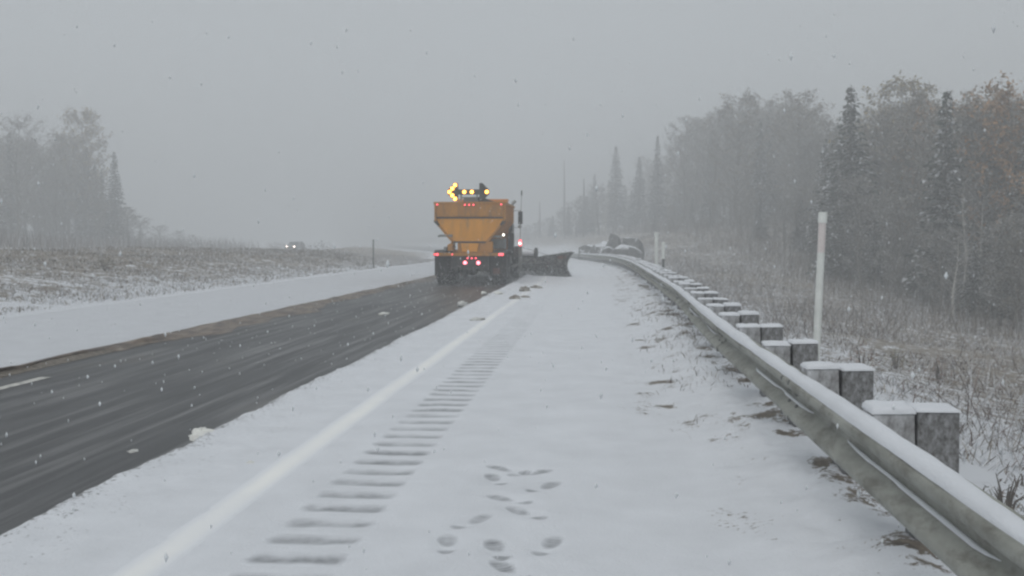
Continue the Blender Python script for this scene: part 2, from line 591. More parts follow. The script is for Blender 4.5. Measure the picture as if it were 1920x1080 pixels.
def shoulder_col(u, y):
    n = fbm(u * 6, y * 4, 51)
    n2 = fbm(u * 1.2, y * .5, 52)
    grey = .20 * sstep(-2.2, -2.5, u) * (.4 + 1.2 * n) + .14 * np.exp(-((u + 2.95) / .10) ** 2) + .25 * np.exp(-((u + 3.03) / .05) ** 2)
    grey = grey + .12 * (n2 - .5) * sstep(.2, -1, u) + .30 * np.exp(-((u + 1.35) / .32) ** 2) * sstep(9, 20, y)
    brown = 2.1 * np.clip(fbm(u * 4.5, y * 2.6, 53) - .50, 0, 1) * sstep(.15, .75, u + .9 * (fbm(u * 0, y * .25, 58) - .5)) + .50 * sstep(1.15, 1.38, u) * sstep(1.62, 1.42, u) * sstep(.46, .66, fbm(u * 2, y * 2.2, 59))
    brown = brown + .25 * np.clip(fbm(u * 8, y * 6, 54) - .5, 0, 1) * 3 * sstep(.4, 1, u)
    brown = brown + .85 * np.clip(fbm(u * 3, y * 2, 57) - .45, 0, 1) * 2 * np.exp(-((u + 2.75) / .3) ** 2) * sstep(19, 27, y)
    brown = brown * (1 - .35 * sstep(11, 5, y) * sstep(1.2, .9, u))
    return np.stack([np.clip(grey, 0, 1), np.clip(brown, 0, 1), n * 0], -1).reshape(-1, 3)


sh_rows = np.concatenate([np.arange(-8, 3, .25), np.arange(3, 16, .028), np.arange(16, 34, .06), np.arange(34, 60, .2), np.arange(60, 190, 1.0)])
sh_u = np.concatenate([[EDGE_U - .03, EDGE_U], np.arange(EDGE_U + .035, 1.85, .036)])
Us, Ys = np.meshgrid(sh_u, sh_rows)
Zs = shoulder(Us, Ys) + grade(Ys)
Zs[:, -2:] -= .06
wob = edge_wobble(Ys) * sstep(-2.2, -3.0, Us)
me = mesh_np('shoulder_snow', np.stack([Us + wob + bend(Ys), Ys, Zs], -1).reshape(-1, 3), grid_faces(*Us.shape), True, shoulder_col(Us, Ys))
shoulder_snow = tag(obj('shoulder_snow', me, M['road_snow']), 'white snow covering the hard shoulder beside the guardrail', kind='structure')



def patch(name, U, Y, w, mat, parent, sink=.006):
    Z = shoulder(U, Y) + grade(Y) + np.where(w > .02, .003, -sink)
    c_ = np.stack([w, w * 0, w * 0], -1).reshape(-1, 3)
    return obj(name, mesh_np(name, np.stack([U + bend(Y), Y, Z], -1).reshape(-1, 3), grid_faces(*U.shape), True, c_), mat, parent)


ys = np.concatenate([np.arange(-4, 26, .08), np.arange(26, 46, .3)])
U, Y = np.meshgrid(np.linspace(-2.19, -1.91, 15), ys)
w = .8 * sstep(.115, .02, np.abs(U + 2.05 + .02 * (fbm(Y * .8, Y * 0, 61) - .5))) * (.82 + .9 * (fbm(U * 4, Y * 1.1, 62) - .5)) * (1 - .4 * sstep(16, 30, Y))
w[:, 0] = 0; w[:, -1] = 0
patch('edge_line', U, Y, w, M['line_snow'], shoulder_snow)

def rnd_tone(k):
    return .78 + .42 * float(hash2(k * 1.7, 3.1, 5))


for k, gy in enumerate(groove_y[groove_y < 24]):
    U, Y = np.meshgrid(np.linspace(RUM0 - .05, RUM1 + .05, 21), gy + np.linspace(-.12, .12, 11))
    mid = .02 * (fbm(U * 5 + k * 3.1, U * 0, 72) - .5)
    wy_ = .060 + .050 * (fbm(U * 6 + k * 7.7, U * 0, 71) - .4)
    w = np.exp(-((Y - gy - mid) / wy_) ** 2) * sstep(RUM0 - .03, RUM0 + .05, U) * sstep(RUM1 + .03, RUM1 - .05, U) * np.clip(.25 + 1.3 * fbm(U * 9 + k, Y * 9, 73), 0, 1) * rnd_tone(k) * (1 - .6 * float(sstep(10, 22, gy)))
    w[0] = 0; w[-1] = 0; w[:, 0] = 0; w[:, -1] = 0
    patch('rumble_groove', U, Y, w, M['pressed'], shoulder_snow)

for k, (fx, fy, a) in enumerate(PR):
    LX, LY = np.meshgrid(np.linspace(-.11, .11, 19), np.linspace(-.23, .23, 41))
    U = fx + LX * math.cos(a) - LY * math.sin(a)
    Y = fy + LX * math.sin(a) + LY * math.cos(a)
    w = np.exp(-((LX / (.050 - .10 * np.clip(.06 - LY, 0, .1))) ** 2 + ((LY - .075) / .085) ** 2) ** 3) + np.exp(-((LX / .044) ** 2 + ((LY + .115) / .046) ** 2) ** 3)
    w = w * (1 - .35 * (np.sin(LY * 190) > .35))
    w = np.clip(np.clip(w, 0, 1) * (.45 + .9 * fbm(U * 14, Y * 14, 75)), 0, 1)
    w[0] = 0; w[-1] = 0; w[:, 0] = 0; w[:, -1] = 0
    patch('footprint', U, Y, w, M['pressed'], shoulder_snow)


# ---- uncleared left lane and the brown slush ridge along it
def lane_snow_z(u, y):
    z = .040 + .018 * (fbm(u * 1.5, y * .3, 81) - .5) + .008 * (fbm(u * 8, y * 5, 82) - .5)
    z = z - .012 * (np.exp(-((u + 8.0) / .25) ** 2) + np.exp(-((u + 9.8) / .25) ** 2))
    z = np.where(u <= -11.42, -.03, z)
    return np.where(u >= -6.62, .004, z)


def lane_snow_col(u, y):
    g = .08 * (np.exp(-((u + 8.0) / .3) ** 2) + np.exp(-((u + 9.8) / .3) ** 2)) + .06
    b = .85 * sstep(-7.0, -6.7, u + .3 * (fbm(u * 0 + 2, y * .7, 86) - .5)) + .10 * sstep(-7.8, -6.8, u)
    b = np.where(u < -11.1, b + .45 * fbm(u * 3, y * .8, 87), b)
    return np.stack([g, b, g * 0], -1).reshape(-1, 3)


lrows = np.concatenate([np.arange(-5, 60, .22), np.arange(60, 190, 1.0)])
lane_snow = sheet('lane_snow', np.concatenate([[-11.45], np.arange(-11.38, -6.62, .14), [-6.62, -6.6]]), lrows, lane_snow_z, M['lane_snow'], lane_snow_col,
                  'white snow still lying on the uncleared lane')


def slush_z(u, y):
    t = (u + 6.72) / .16
    h = np.clip(1 - t * t, 0, 1)
    n = fbm(u * 3, y * 1.0, 91)
    z = .004 + h * (.012 + .085 * np.clip(n - .34, 0, 1)) + h * .03 * (fbm(u * 9, y * 4, 93) - .5)
    return np.maximum(z, .003)


sl_rows = np.concatenate([np.arange(-3, 50, .12), np.arange(50, 120, .5)])
Us2, Ys2 = np.meshgrid(np.linspace(-6.88, -6.50, 11), sl_rows)
Zs2 = slush_z(Us2, Ys2) + grade(Ys2)
wob2 = 1.5 * np.clip(fbm(Ys2 * .42, Ys2 * 0, 95, 5) - .42, -.15, 1) * sstep(-6.80, -6.56, Us2) + .12 * (fbm(Ys2 * .8, Ys2 * 0 + 5, 96, 3) - .5)
Zs2 = Zs2 + .045 * sstep(-6.6, -6.82, Us2)
slush = tag(obj('slush_ridge', mesh_np('slush_ridge', np.stack([Us2 + wob2 + bend(Ys2), Ys2, Zs2], -1).reshape(-1, 3), grid_faces(*Us2.shape), True), M['slush']),
            'brown slush ridge along the edge of the cleared lane', kind='structure')

for y0 in (10.9,):
    ys = np.linspace(y0 - 3, y0, 30)
    sheet('lane_marking', np.linspace(-6.19, -6.06, 4), ys, lambda u, y: u * 0 + .005, M['lane_paint'], None, 'worn white lane dash on wet asphalt', parent=road)

def ahead_z(u, y):
    z = .045 + .02 * (fbm(u * 1.5, y * .4, 181) - .5) + .01 * (fbm(u * 7, y * 5, 182) - .5)
    return np.where((u > -3.04) | (u < -6.66) | (y < 46.3), .003, z)


sheet('unplowed_snow', np.concatenate([[-6.7, -6.65], np.arange(-6.5, -3.06, .18), [-3.05, -3.03]]), np.concatenate([[46.2, 46.35], np.arange(46.6, 190, .5)]), ahead_z, M['lane_snow'],
      lambda u, y: np.stack([u * 0 + .1, u * 0, u * 0], -1).reshape(-1, 3), 'snow still lying on the lane ahead of the plow')

# far carriageway beyond the median
sheet('far_carriageway', np.linspace(-38.6, -28.2, 10), far_rows, lambda u, y: land(u, y) - grade(y) + .05 + .03 * (fbm(u, y * .5, 99) - .5), M['snow'], None,
      'snow-covered opposite carriageway beyond the median')


# ------------------------------------------------------------------ guardrail
def rail_u(y):
    return 1.13 + .20 * sstep(8, 20, y)


W = [(0.085, 0.0), (0.078, .010), (.008, .042), (.001, .052), (0.0, .066), (.001, .080), (.008, .090), (.076, .132), (.083, .144), (.083, .168), (.076, .180), (.008, .222), (.001, .232), (0, .246), (.001, .260), (.008, .270), (.078, .302), (.085, .312)]
RZ = .425
rail_root = thing('guardrail', (1.2, 4.0, 0), 'galvanised beam guardrail on snow-capped timber posts curving along the shoulder', 'guardrail')
RINV = rail_root.matrix_basis.inverted()
ROFF = np.array([1.2, 4.0, 0])
y_edges = np.arange(-5.2, 118, 3.81)
bolt_me = bpy.data.meshes.new('bolt')
_b = MB().lathe([(.017, .004), (.016, -.004), (.010, -.010), (.002, -.012)], (0, 0, 0), (1, 0, 0), 8)
bolt_me.from_pydata(_b.v, [], _b.f); bolt_me.update(); bolt_me.materials.append(M['pole_dark'])
for k in range(len(y_edges) - 1):
    ys = np.linspace(y_edges[k] - .15, y_edges[k + 1] + .15, 11)
    prof = np.array(W)
    th = .004
    ring = np.concatenate([prof, prof[::-1] + [th, 0]])
    jog = .009 * (k % 2)
    dent = .012 * (vnoise(ys * .5, ys * 0, 5) - .5)
    P = np.zeros((len(ys), len(ring), 3))
    P[:, :, 0] = (bend(ys) + rail_u(ys) + jog + dent)[:, None] + ring[None, :, 0]
    P[:, :, 1] = ys[:, None]
    P[:, :, 2] = grade(ys)[:, None] + RZ + ring[None, :, 1] + (.01 * (vnoise(ys * .25, ys * 0, 6) - .5))[:, None]
    nr, nc = P.shape[:2]
    f = []
    for i in range(nr - 1):
        for j in range(nc):
            j2 = (j + 1) % nc
            f.append((i * nc + j, i * nc + j2, (i + 1) * nc + j2, (i + 1) * nc + j))
    me = mesh_np('rail_beam', P.reshape(-1, 3) - ROFF, np.array(f), False)
    beam = obj('rail_beam', me, M['galv'], rail_root)
    if k < 9:
        for yb in (y_edges[k + 1] - .11, y_edges[k + 1] + .11):
            for zb in (.052, .116, .196, .260):
                bo = obj('bolt', bolt_me, None, beam)
                bo.location = (float(bend(yb) + rail_u(yb)) + jog + (.0 if zb in (.052, .260) else .045) - 1.2, yb - 4.0, RZ + zb)
    # snow lying along the top edge
    ysn = np.linspace(y_edges[k], y_edges[k + 1], 40)
    nS = 9
    Q = np.zeros((len(ysn), nS, 3))
    amt = np.clip(.72 + 1.5 * (fbm(ysn * .8, ysn * 0, 14, 5) - .5), .12, 1.25) * np.where(ysn < 3.7, sstep(2.4, 3.9, ysn) * .8 + .06, 1.0)
    for j in range(nS):
        t = math.pi * j / (nS - 1)
        Q[:, j, 0] = bend(ysn) + rail_u(ysn) + .060 - .054 * math.cos(t) * (.75 + .3 * amt)
        Q[:, j, 1] = ysn
        Q[:, j, 2] = grade(ysn) + RZ + .298 + .036 * amt * math.sin(t) ** .8 - (.022 * (1 - math.sin(t))) + .006 * (fbm(ysn * 9, ysn * 0 + j, 15, 2) - .5)
    obj('snow_cap', mesh_np('snow_cap', Q.reshape(-1, 3) - ROFF, grid_faces(len(ysn), nS), True), M['snow'], beam)

    # pale frost strip added in the trough, standing in for the beam's relief shading
    vw = .012 * np.clip(fbm(ysn * 1.1, ysn * 0 + 4, 24, 5) - .46, 0, .2) / .2 - .0026
    Q = np.zeros((len(ysn), 5, 3))
    for j in range(5):
        t = j / 4
        Q[:, j, 0] = bend(ysn) + rail_u(ysn) + .070 - (.004 + vw * 1.5) * t + np.where(vw < 0, .012, 0)
        Q[:, j, 1] = ysn
        Q[:, j, 2] = grade(ysn) + RZ + .140 - (.0025 + vw * .92) * t + .006 * math.sin(math.pi * t) * (vw > 0)
    obj('relief_frost', mesh_np('relief_frost', Q.reshape(-1, 3) - ROFF, grid_faces(len(ysn), 5), True), M['snow'], beam)

# splice bolts' plates are too small to see; each post, spacer block and its own cap of snow is a part
pb = MB().box(-.09, .09, -.10, .10, -.9, 0)
post_me = None
cap_mes = []
for s in range(5):
    n = 9
    ax_ = np.array([-1, -.97, -.85, -.45, 0, .45, .85, .97, 1]); gx, gy = np.meshgrid(ax_, ax_)
    h = (.034 + .030 * (fbm(gx * 1.5 + s * 9, gy * 1.5, 16) - .5)) * np.clip(1 - np.maximum(abs(gx), abs(gy)) ** 8, 0, 1) ** .4
    ov = 1.03
    cap_mes.append(mesh_np('snow_cap', np.stack([gx * .092 * ov, gy * .102 * ov, h], -1).reshape(-1, 3), grid_faces(n, n), True))
    cap_mes[-1].materials.append(M['snow'])
y_posts = 3.28 + 1.452 * np.arange(-3, 76)
for k, py_ in enumerate(y_posts[4:]):
    yy = py_ + random.uniform(-.04, .04)
    ux = float(bend(yy) + rail_u(yy))
    gz = float(grade(yy))
    top = .775 + random.uniform(-.012, .018)
    yaw = -math.atan(float(bend(yy + .5) - bend(yy - .5))) + random.uniform(-.04, .04)
    for nm, dx, dz in (('post', .375, 0.0), ('spacer_block', .182, random.uniform(-.012, .006))):
        if nm == 'post':
            if post_me is None:
                po = pb.build('post', M['wood'], rail_root, bevel=.008); post_me = po.data
            else:
                po = obj('post', post_me, None, rail_root)
                mm = po.modifiers.new('edge', 'BEVEL'); mm.width = .008; mm.segments = 2
        else:
            if k == 0:
                po = MB().box(-.09, .09, -.10, .10, -.36, 0).build('spacer_block', M['block_wood'], rail_root, bevel=.008); blk_me = po.data
            else:
                po = obj('spacer_block', blk_me, None, rail_root)
                mm = po.modifiers.new('edge', 'BEVEL'); mm.width = .008; mm.segments = 2
        po.location = (ux + dx - 1.2, yy - 4.0, gz + top + dz)
        po.rotation_euler = (random.uniform(-.035, .035), random.uniform(-.03, .03), yaw + random.uniform(-.06, .06))
        cp = obj('snow_cap', random.choice(cap_mes), None, po)
        cp.location = (0, 0, -.001)
        cp.rotation_euler = (0, 0, random.choice([0, math.pi]))
        cp.scale = (1, 1, random.uniform(.45, 1.25))


# ------------------------------------------------------------------ marker poles
def marker_pole(name, base, top, r, mats, label, cat, band=None, group=None):
    """upright tube of two or three coloured lengths with a cap"""
    t = thing(name, base, label, cat, group)
    b, tp = Vector((0, 0, -.3)), Vector(top) - Vector(base)
    def at(f): return b + (tp - b) * f
    for (nm, f0, f1, m, k) in mats:
        MB().tube([at(f0), at((f0 + f1) / 2), at(f1)], r * k, 10).build(nm, M[m], t, True)
    return t


tp = pix(1543, 398, 8.6)
bx_, by_ = pix(1524, 700, 8.6).xy
marker_pole('delineator_pole', (bx_, by_, land_xy(bx_, by_)), tp, .031,
            [('pole', 0, .83, 'pole_white', 1.0), ('reflective_band', .83, .955, 'pole_red', 1.02), ('cap', .955, 1.0, 'pole_white', 1.22)],
            'tall leaning white snow pole close behind the guardrail posts', 'marker pole')
for (x, yt, d, r, parts, lab) in (
        (1231, 436, 36, .062, [('pole', 0, .96, 'pole_white', 1.0), ('cap', .96, 1.0, 'pole_white', 1.1)], 'pale slender marker pole fading into the brush behind the rail bend'),
        (1244, 454, 35, .050, [('stake', 0, .70, 'pole_dark', .85), ('white_panel', .70, 1.0, 'pole_white', 1.25)], 'short dark marker stake with a white panel on top, behind the rail')):
    p = pix(x, yt, d)
    z0 = land_xy(p.x, p.y)
    marker_pole('delineator_pole', (p.x, p.y, z0), p, r, parts, lab, 'marker pole')
p = pix(700, 449, 62)
z0 = land_xy(p.x, p.y)
marker_pole('delineator_pole', (p.x, p.y, z0), p, .045, [('stake', 0, .8, 'pole_dark', 1.0), ('reflector', .8, 1.0, 'grey', 1.2)],
            'thin grey marker stake at the end of the grassy median mound', 'marker pole')

# ------------------------------------------------------------------ snowplow truck
TY, TX = 34.9, -4.40
truck = thing('snowplow_truck', (TX, TY, float(grade(TY)) + .004), 'dirty orange snowplow truck with salt hopper, lit arrow board and side wing', 'plow truck', rz=.010)
T = truck


def part(name, mb, mat, parent=T, smooth=False, bevel=0.0, label=None):
    o = mb.build(name, M[mat], parent, smooth, bevel)
    if label: o['label'] = label
    return o


# chassis, axles, wheels
part('chassis', MB().box(-.45, -.33, .25, 8.6, .72, 1.0).box(.33, .45, .25, 8.6, .72, 1.0).box(-.33, .33, .3, .42, .74, .98).box(-.33, .33, 2.6, 2.75, .74, .98).box(-.33, .33, 5, 5.15, .74, .98), 'black')


def wheel(x, y, w, r=.52):
    s = 1 if x > 0 else -1
    hub = bpy.data.objects.new('wheel', None); C.objects.link(hub); hub.parent = T; hub.location = (x, y, r)
    pr = [(r * .60, -w / 2), (r * .90, -w / 2), (r * .975, -w * .44), (r, -w * .34), (r, w * .34), (r * .975, w * .44), (r * .90, w / 2), (r * .60, w / 2)]
    ty = MB().lathe(pr, (0, 0, 0), (1, 0, 0), 36)
    for i in range(40):                                # tread blocks
        t = 2 * math.pi * i / 40
        cx, cz = math.cos(t) * r, math.sin(t) * r
        for off in (-w * .2, w * .2):
            a = Vector((off - w * .14, cx, cz)); n = Vector((0, math.cos(t), math.sin(t))); tg = Vector((0, -math.sin(t), math.cos(t)))
            q = [Vector((sx * w * .15 + off, 0, 0)) + n * (r + e) + tg * (.022 * st) for e in (-.01, .012) for sx, st in ((-1, -1), (1, -1), (1, 1), (-1, 1))]
            ty.add(q, [(4, 5, 6, 7), (0, 1, 5, 4), (1, 2, 6, 5), (2, 3, 7, 6), (3, 0, 4, 7)])
    ty.build('tyre', M['rubber'], hub, True)
    MB().lathe([(r * .58, s * w * .30), (r * .58, s * w * .44), (r * .45, s * w * .30), (r * .22, s * w * .18), (r * .20, s * w * .42), (.02, s * w * .44)], (0, 0, 0), (1, 0, 0), 20).build('rim', M['grey'], hub, True)


for y in (1.15, 2.5):
    for x in (-1.10, -.80, .80, 1.10):
        wheel(x, y, .265)
for x in (-1.06, 1.06):
    wheel(x, 7.7, .30)
part('rear_axle', MB().tube([(-.9, 1.15, .52), (.9, 1.15, .52)], .075, 10).lathe([(.02, -.2), (.2, -.1), (.22, .05), (.1, .2)], (0, 1.15, .52), (0, 1, 0), 14), 'black', smooth=True)
part('rear_axle', MB().tube([(-.9, 2.5, .52), (.9, 2.5, .52)], .075, 10), 'black', smooth=True)
for x in (-.95, .95):
    part('mud_flap', MB().box(x - .29, x + .29, .42, .435, .30, 1.0), 'rubber', bevel=.004)
part('rear_plate', MB().box(-.66, .66, .22, .30, .55, 1.0).box(-.18, .18, .08, .22, .52, .72).box(-.5, -.38, .14, .22, .45, .62).box(.38, .5, .14, .22, .45, .62), 'black', bevel=.01)
part('bumper_bar', MB().box(-1.24, 1.22, .10, .26, 1.0, 1.11), 'orange_dirty', bevel=.012, label='grimy orange cross bar carrying the rear lamps')
for x in (-1.0, 1.0):
    part('fender', MB().prism([(.30, 1.06), (.30, 1.10), (.55, 1.20), (3.1, 1.20), (3.3, 1.10), (3.3, 1.06), (3.1, 1.16), (.55, 1.16)], x - .25, x + .25, 'x'), 'black')

# salt hopper
HW = 1.205
prof_h = [(-HW, 2.84), (-HW, 2.24), (-.56, 1.50), (.56, 1.50), (HW, 2.24), (HW, 2.84)]
hop = part('salt_hopper', MB().prism(prof_h, .34, 4.7), 'orange', bevel=.012)
part('tailgate_board', MB().box(-1.15, 1.15, .285, .345, 2.36, 2.80), 'orange_dirty', hop, bevel=.008)
part('lip_rail', MB().box(-1.245, 1.245, .27, .345, 2.80, 2.87), 'orange_dirty', hop, bevel=.008)
part('weld_seam', MB().box(-1.2, 1.2, .315, .34, 2.30, 2.345), 'black', hop)
for s in (-1, 1):
    part('corner_post', MB().box(s * 1.19 - .035, s * 1.19 + .035, .265, .36, 2.20, 2.80), 'orange_dirty', hop, bevel=.008)
    part('corner_bracket', MB().prism([(s * 1.24, 2.25), (s * 1.24, 2.17), (s * 1.10, 2.04), (s * 1.04, 2.08), (s * 1.16, 2.25)], .27, .37), 'black', hop)
    part('sloped_edge_rib', MB().prism([(s * 1.20, 2.235), (s * .57, 1.505), (s * .62, 1.465), (s * 1.24, 2.19)], .29, .36), 'orange_dirty', hop)
    part('hopper_rail', MB().box(s * HW - .05, s * HW + .05, .346, 4.75, 2.78, 2.86), 'orange_dirty', hop)
    for yy in (.9, 1.7, 2.5, 3.3, 4.1):
        part('hopper_rib', MB().prism([(s * 1.215, 2.80), (s * 1.255, 2.80), (s * 1.255, 2.22), (s * .66, 1.52), (s * .60, 1.52), (s * 1.215, 2.24)], yy, yy + .07), 'orange_dirty', hop)
part('hopper_cradle', MB().box(-.62, .62, .5, 4.6, 1.12, 1.20).box(-.62, -.54, .5, .62, 1.2, 1.52).box(.54, .62, .5, .62, 1.2, 1.52).box(-.62, -.54, 4.4, 4.5, 1.2, 1.52).box(.54, .62, 4.4, 4.5, 1.2, 1.52), 'orange_dirty', bevel=.006)
chute = part('spreader_chute', MB().prism([(-.42, 1.50), (.80, 1.50), (.80, 1.13), (.40, 1.10), (.34, .99), (-.30, .99), (-.34, 1.10), (-.42, 1.14)], .30, .50), 'orange_dirty', bevel=.01)
part('chute_door', MB().prism([(-.30, 1.44), (.32, 1.44), (.26, 1.14), (-.26, 1.14)], .262, .30), 'orange', chute, bevel=.008)
part('discharge_slot', MB().box(-.55, .56, .27, .32, 1.455, 1.505), 'black', chute)
part('spinner_motor', MB().lathe([(.02, 0), (.12, 0), (.12, .2), (.07, .24), (.02, .25)], (-.66, .34, 1.18), (0, 0, 1), 14).tube([(-.66, .34, 1.40), (-.60, .40, 1.50), (-.48, .45, 1.52)], .035, 8), 'orange_dirty', smooth=True)
part('hydraulic_hose', MB().tube([(-.74, .3, 1.06), (-.80, .28, 1.2), (-.76, .3, 1.34), (-.64, .36, 1.40), (-.5, .4, 1.3)], .022, 8), 'black', smooth=True)
part('valve_block', MB().box(-.90, -.72, .3, .5, 1.18, 1.32), 'grey', bevel=.008)
part('hand_lever', MB().box(-1.06, -.60, .30, .36, 1.66, 1.74).tube([(-1.06, .33, 1.70), (-1.10, .33, 1.66)], .035, 8), 'grey', bevel=.006)
part('ladder_bracket', MB().box(.66, 1.12, .36, .43, 1.64, 1.71), 'grey', bevel=.006)
part('side_toolbox', MB().box(.70, 1.16, .95, 1.6, 1.24, 1.60), 'grey', bevel=.012)
lp = part('work_lamp', MB().lathe([(.02, 0), (.05, .01), (.055, .07), (.03, .1)], (1.17, .36, 1.73), (0, 1, 0), 14), 'black', smooth=True)
part('lens', MB().lathe([(.02, -.008), (.04, 0), (.04, .004)], (1.17, .362, 1.73), (0, 1, 0), 14), 'white_lit', lp)


def lamp(x, y, z, r, mat, parent=T, name='tail_lamp', core=None, housing='black'):
    o = part(name, MB().lathe([(r * 1.15, .03), (r * 1.15, .0), (r * .98, -.012)], (x, y, z), (0, 1, 0), 18), housing, parent, True)
    part('lens', MB().lathe([(r * .96, -.010), (r * .85, -.030), (r * .45, -.042), (.003, -.046)], (x, y, z), (0, 1, 0), 18), mat, o, True)
    return o


for x in (-1.10, 1.06, 1.15):
    lamp(x, .095, 1.056, .046, 'red_lit')
lamp(-1.19, .095, 1.056, .03, 'red_lit')
lamp(-.58, .095, 1.056, .026, 'red_lit', name='marker_lamp')
for x in (-.065, .08, .22):
    lamp(x, .215, .925, .030, 'red_lit', name='marker_lamp')
for x in (-.15, .31):
    lamp(x, .215, .765, .062, 'red_core', name='brake_lamp', housing='red_lit')
for x in (-.16, -.01, .14):
    lamp(x, .262, 2.765, .030, 'red_lit', name='marker_lamp')
for x in (-1.12, 1.10):
    lamp(x, .262, 2.775, .030, 'red_lit', name='marker_lamp')
part('reflector', MB().box(.80, 1.04, .405, .418, .38, .58), 'rust')

# arrow board above the hopper
ZA, YA = 3.22, .55
AH = (-.80, .80)
brd = part('arrow_board', MB().box(-.43, .31, YA, YA + .06, ZA - .09, ZA + .09), 'black', bevel=.01)
def head(s, dark):
    # rounded triangular arrow head pointing outwards
    pts = [(-.43, .30), (-.50, .315), (-.56, .30), (-.80, .07), (-.815, 0), (-.80, -.07), (-.56, -.30), (-.50, -.315), (-.43, -.30)]
    pts = [(x, ZA + z) for x, z in pts]
    if s > 0:
        pts = [(.31 + (-x - .43) * .93, z) for x, z in pts][::-1]
    return MB().prism(pts, YA - .012, YA + .062)
part('arrow_head', head(-1, 0), 'black', brd, bevel=.012)
part('arrow_head', head(1, 0), 'black', brd, bevel=.012)
for (x, z) in ((-.53, .235), (-.625, .12), (-.725, 0), (-.625, -.12), (-.53, -.235), (-.21, 0), (.055, 0), (.575, 0)):
    yb = YA - (.016 if abs(x) > .3 else .004)
    part('lamp_glow_rim', MB().lathe([(.080, .005), (.080, -.026), (.058, -.032)], (x, yb, ZA + z), (0, 1, 0), 20), 'amber_bloom', brd, True)  # glowing ring painted in for the lamp's bloom on the plate
    part('lamp', MB().lathe([(.057, -.030), (.05, -.046), (.03, -.056), (.003, -.060)], (x, yb, ZA + z), (0, 1, 0), 20), 'amber_lit', brd, True)
part('board_mast', MB().box(-.36, -.31, YA + .065, YA + .115, 2.84, ZA - .02).box(.20, .25, YA + .065, YA + .115, 2.84, ZA - .02).box(-.36, .25, YA + .07, YA + .11, 3.0, 3.05), 'grey')
part('conveyor_cover', MB().prism([(-.27, 2.86), (-.27, 2.98), (-.2, 3.04), (.1, 3.04), (.17, 2.98), (.17, 2.86)], YA + .2, YA + 2.6), 'steel', bevel=.01)
part('tarp_roll', MB().prism([(.18, 2.86), (.18, 3.06), (.42, 3.04), (.80, 2.90), (.84, 2.86)], YA + .16, YA + 3.4), 'black', bevel=.02)
part('cab_shield', MB().box(-1.0, .98, 4.80, 4.88, 2.0, 3.14).box(-.98, .96, 4.88, 5.5, 3.08, 3.15), 'cab_orange', bevel=.01)

# cab and hood
cab = part('cab', MB().prism([(5.15, .95), (5.15, 2.86), (5.32, 2.96), (6.55, 2.96), (6.95, 2.15), (7.0, .95)], -1.0, 1.0, 'x'), 'cab_orange', bevel=.05)
part('rear_window', MB().box(-.6, .6, 5.135, 5.148, 2.1, 2.65), 'glass', cab)
part('windscreen', MB().prism([(6.60, 2.84), (6.94, 2.18), (6.97, 2.20), (6.63, 2.86)], -.88, .88, 'x'), 'glass', cab)
for s in (-1, 1):
    x0, x1 = sorted((s * 1.002, s * 1.014))
    part('side_window', MB().prism([(5.5, 2.08), (5.5, 2.72), (6.45, 2.72), (6.78, 2.08)], x0, x1, 'x'), 'glass', cab)
    dr = part('door', MB().prism([(5.42, 1.0), (5.42, 2.02), (6.85, 2.02), (6.85, 1.0)], x0, x1, 'x'), 'cab_orange', cab, bevel=.004)
    part('handle', MB().box(min(s * 1.014, s * 1.04), max(s * 1.014, s * 1.04), 5.52, 5.70, 1.70, 1.75), 'black', dr)
    part('cab_step', MB().box(min(s * .85, s * 1.18), max(s * .85, s * 1.18), 5.5, 6.6, .48, .53).box(min(s * .85, s * 1.14), max(s * .85, s * 1.14), 5.5, 6.6, .80, .84), 'steel')
    part('fuel_tank', MB().lathe([(.25, 0), (.28, .03), (.28, 1.2), (.25, 1.23)], (s * .86, 3.9, .78), (0, 1, 0), 18), 'steel', smooth=True)
hood = part('hood', MB().prism([(7.0, 1.0), (7.0, 2.08), (7.2, 2.10), (8.5, 1.86), (8.72, 1.70), (8.75, 1.0)], -.72, .72, 'x'), 'cab_orange', bevel=.05)
for s in (-1, 1):
    part('front_fender', MB().prism([(6.98, .86), (7.06, 1.12), (7.35, 1.30), (8.05, 1.30), (8.4, 1.12), (8.5, .86), (8.38, .86), (8.25, 1.06), (7.98, 1.19), (7.42, 1.19), (7.18, 1.06), (7.10, .86)], min(s * .72, s * 1.24), max(s * .72, s * 1.24), 'x'), 'black', bevel=.01)
part('front_bumper', MB().box(-1.15, 1.15, 8.76, 8.95, .5, .9), 'black', bevel=.02)
part('exhaust_stack', MB().tube([(1.11, 5.0, .9), (1.11, 5.0, 2.75), (1.12, 5.0, 2.90), (1.17, 5.02, 3.0), (1.25, 5.05, 3.08)], .062, 14).lathe([(.02, 0), (.10, .02), (.10, 1.1), (.07, 1.16)], (1.11, 5.0, 1.05), (0, 0, 1), 16), 'steel', smooth=True)
part('grab_pole', MB().tube([(1.13, 4.86, 1.9), (1.13, 4.86, 2.75)], .03, 8).box(1.0, 1.16, 4.83, 4.89, 2.68, 2.74).box(1.0, 1.16, 4.83, 4.89, 1.92, 1.97), 'black')
part('exhaust_shield', MB().box(.98, 1.22, 4.76, 4.80, .72, 1.82).box(.98, 1.22, 4.80, 4.86, 1.70, 1.82), 'black', bevel=.01)
mir = part('wing_mirror', MB().box(1.26, 1.44, 6.50, 6.58, 2.20, 2.72), 'black', bevel=.03)
part('mirror_arm', MB().tube([(1.0, 6.6, 2.74), (1.34, 6.6, 2.76), (1.34, 6.6, 2.08), (1.0, 6.6, 2.05)], .018, 8), 'steel', mir)
part('mirror_glass', MB().box(1.28, 1.42, 6.49, 6.498, 2.24, 2.68), 'glass', mir)
part('convex_mirror', MB().lathe([(.01, -.03), (.06, -.015), (.075, .01), (.05, .04)], (1.33, 6.52, 2.10), (0, 1, 0), 14), 'steel', mir, True)
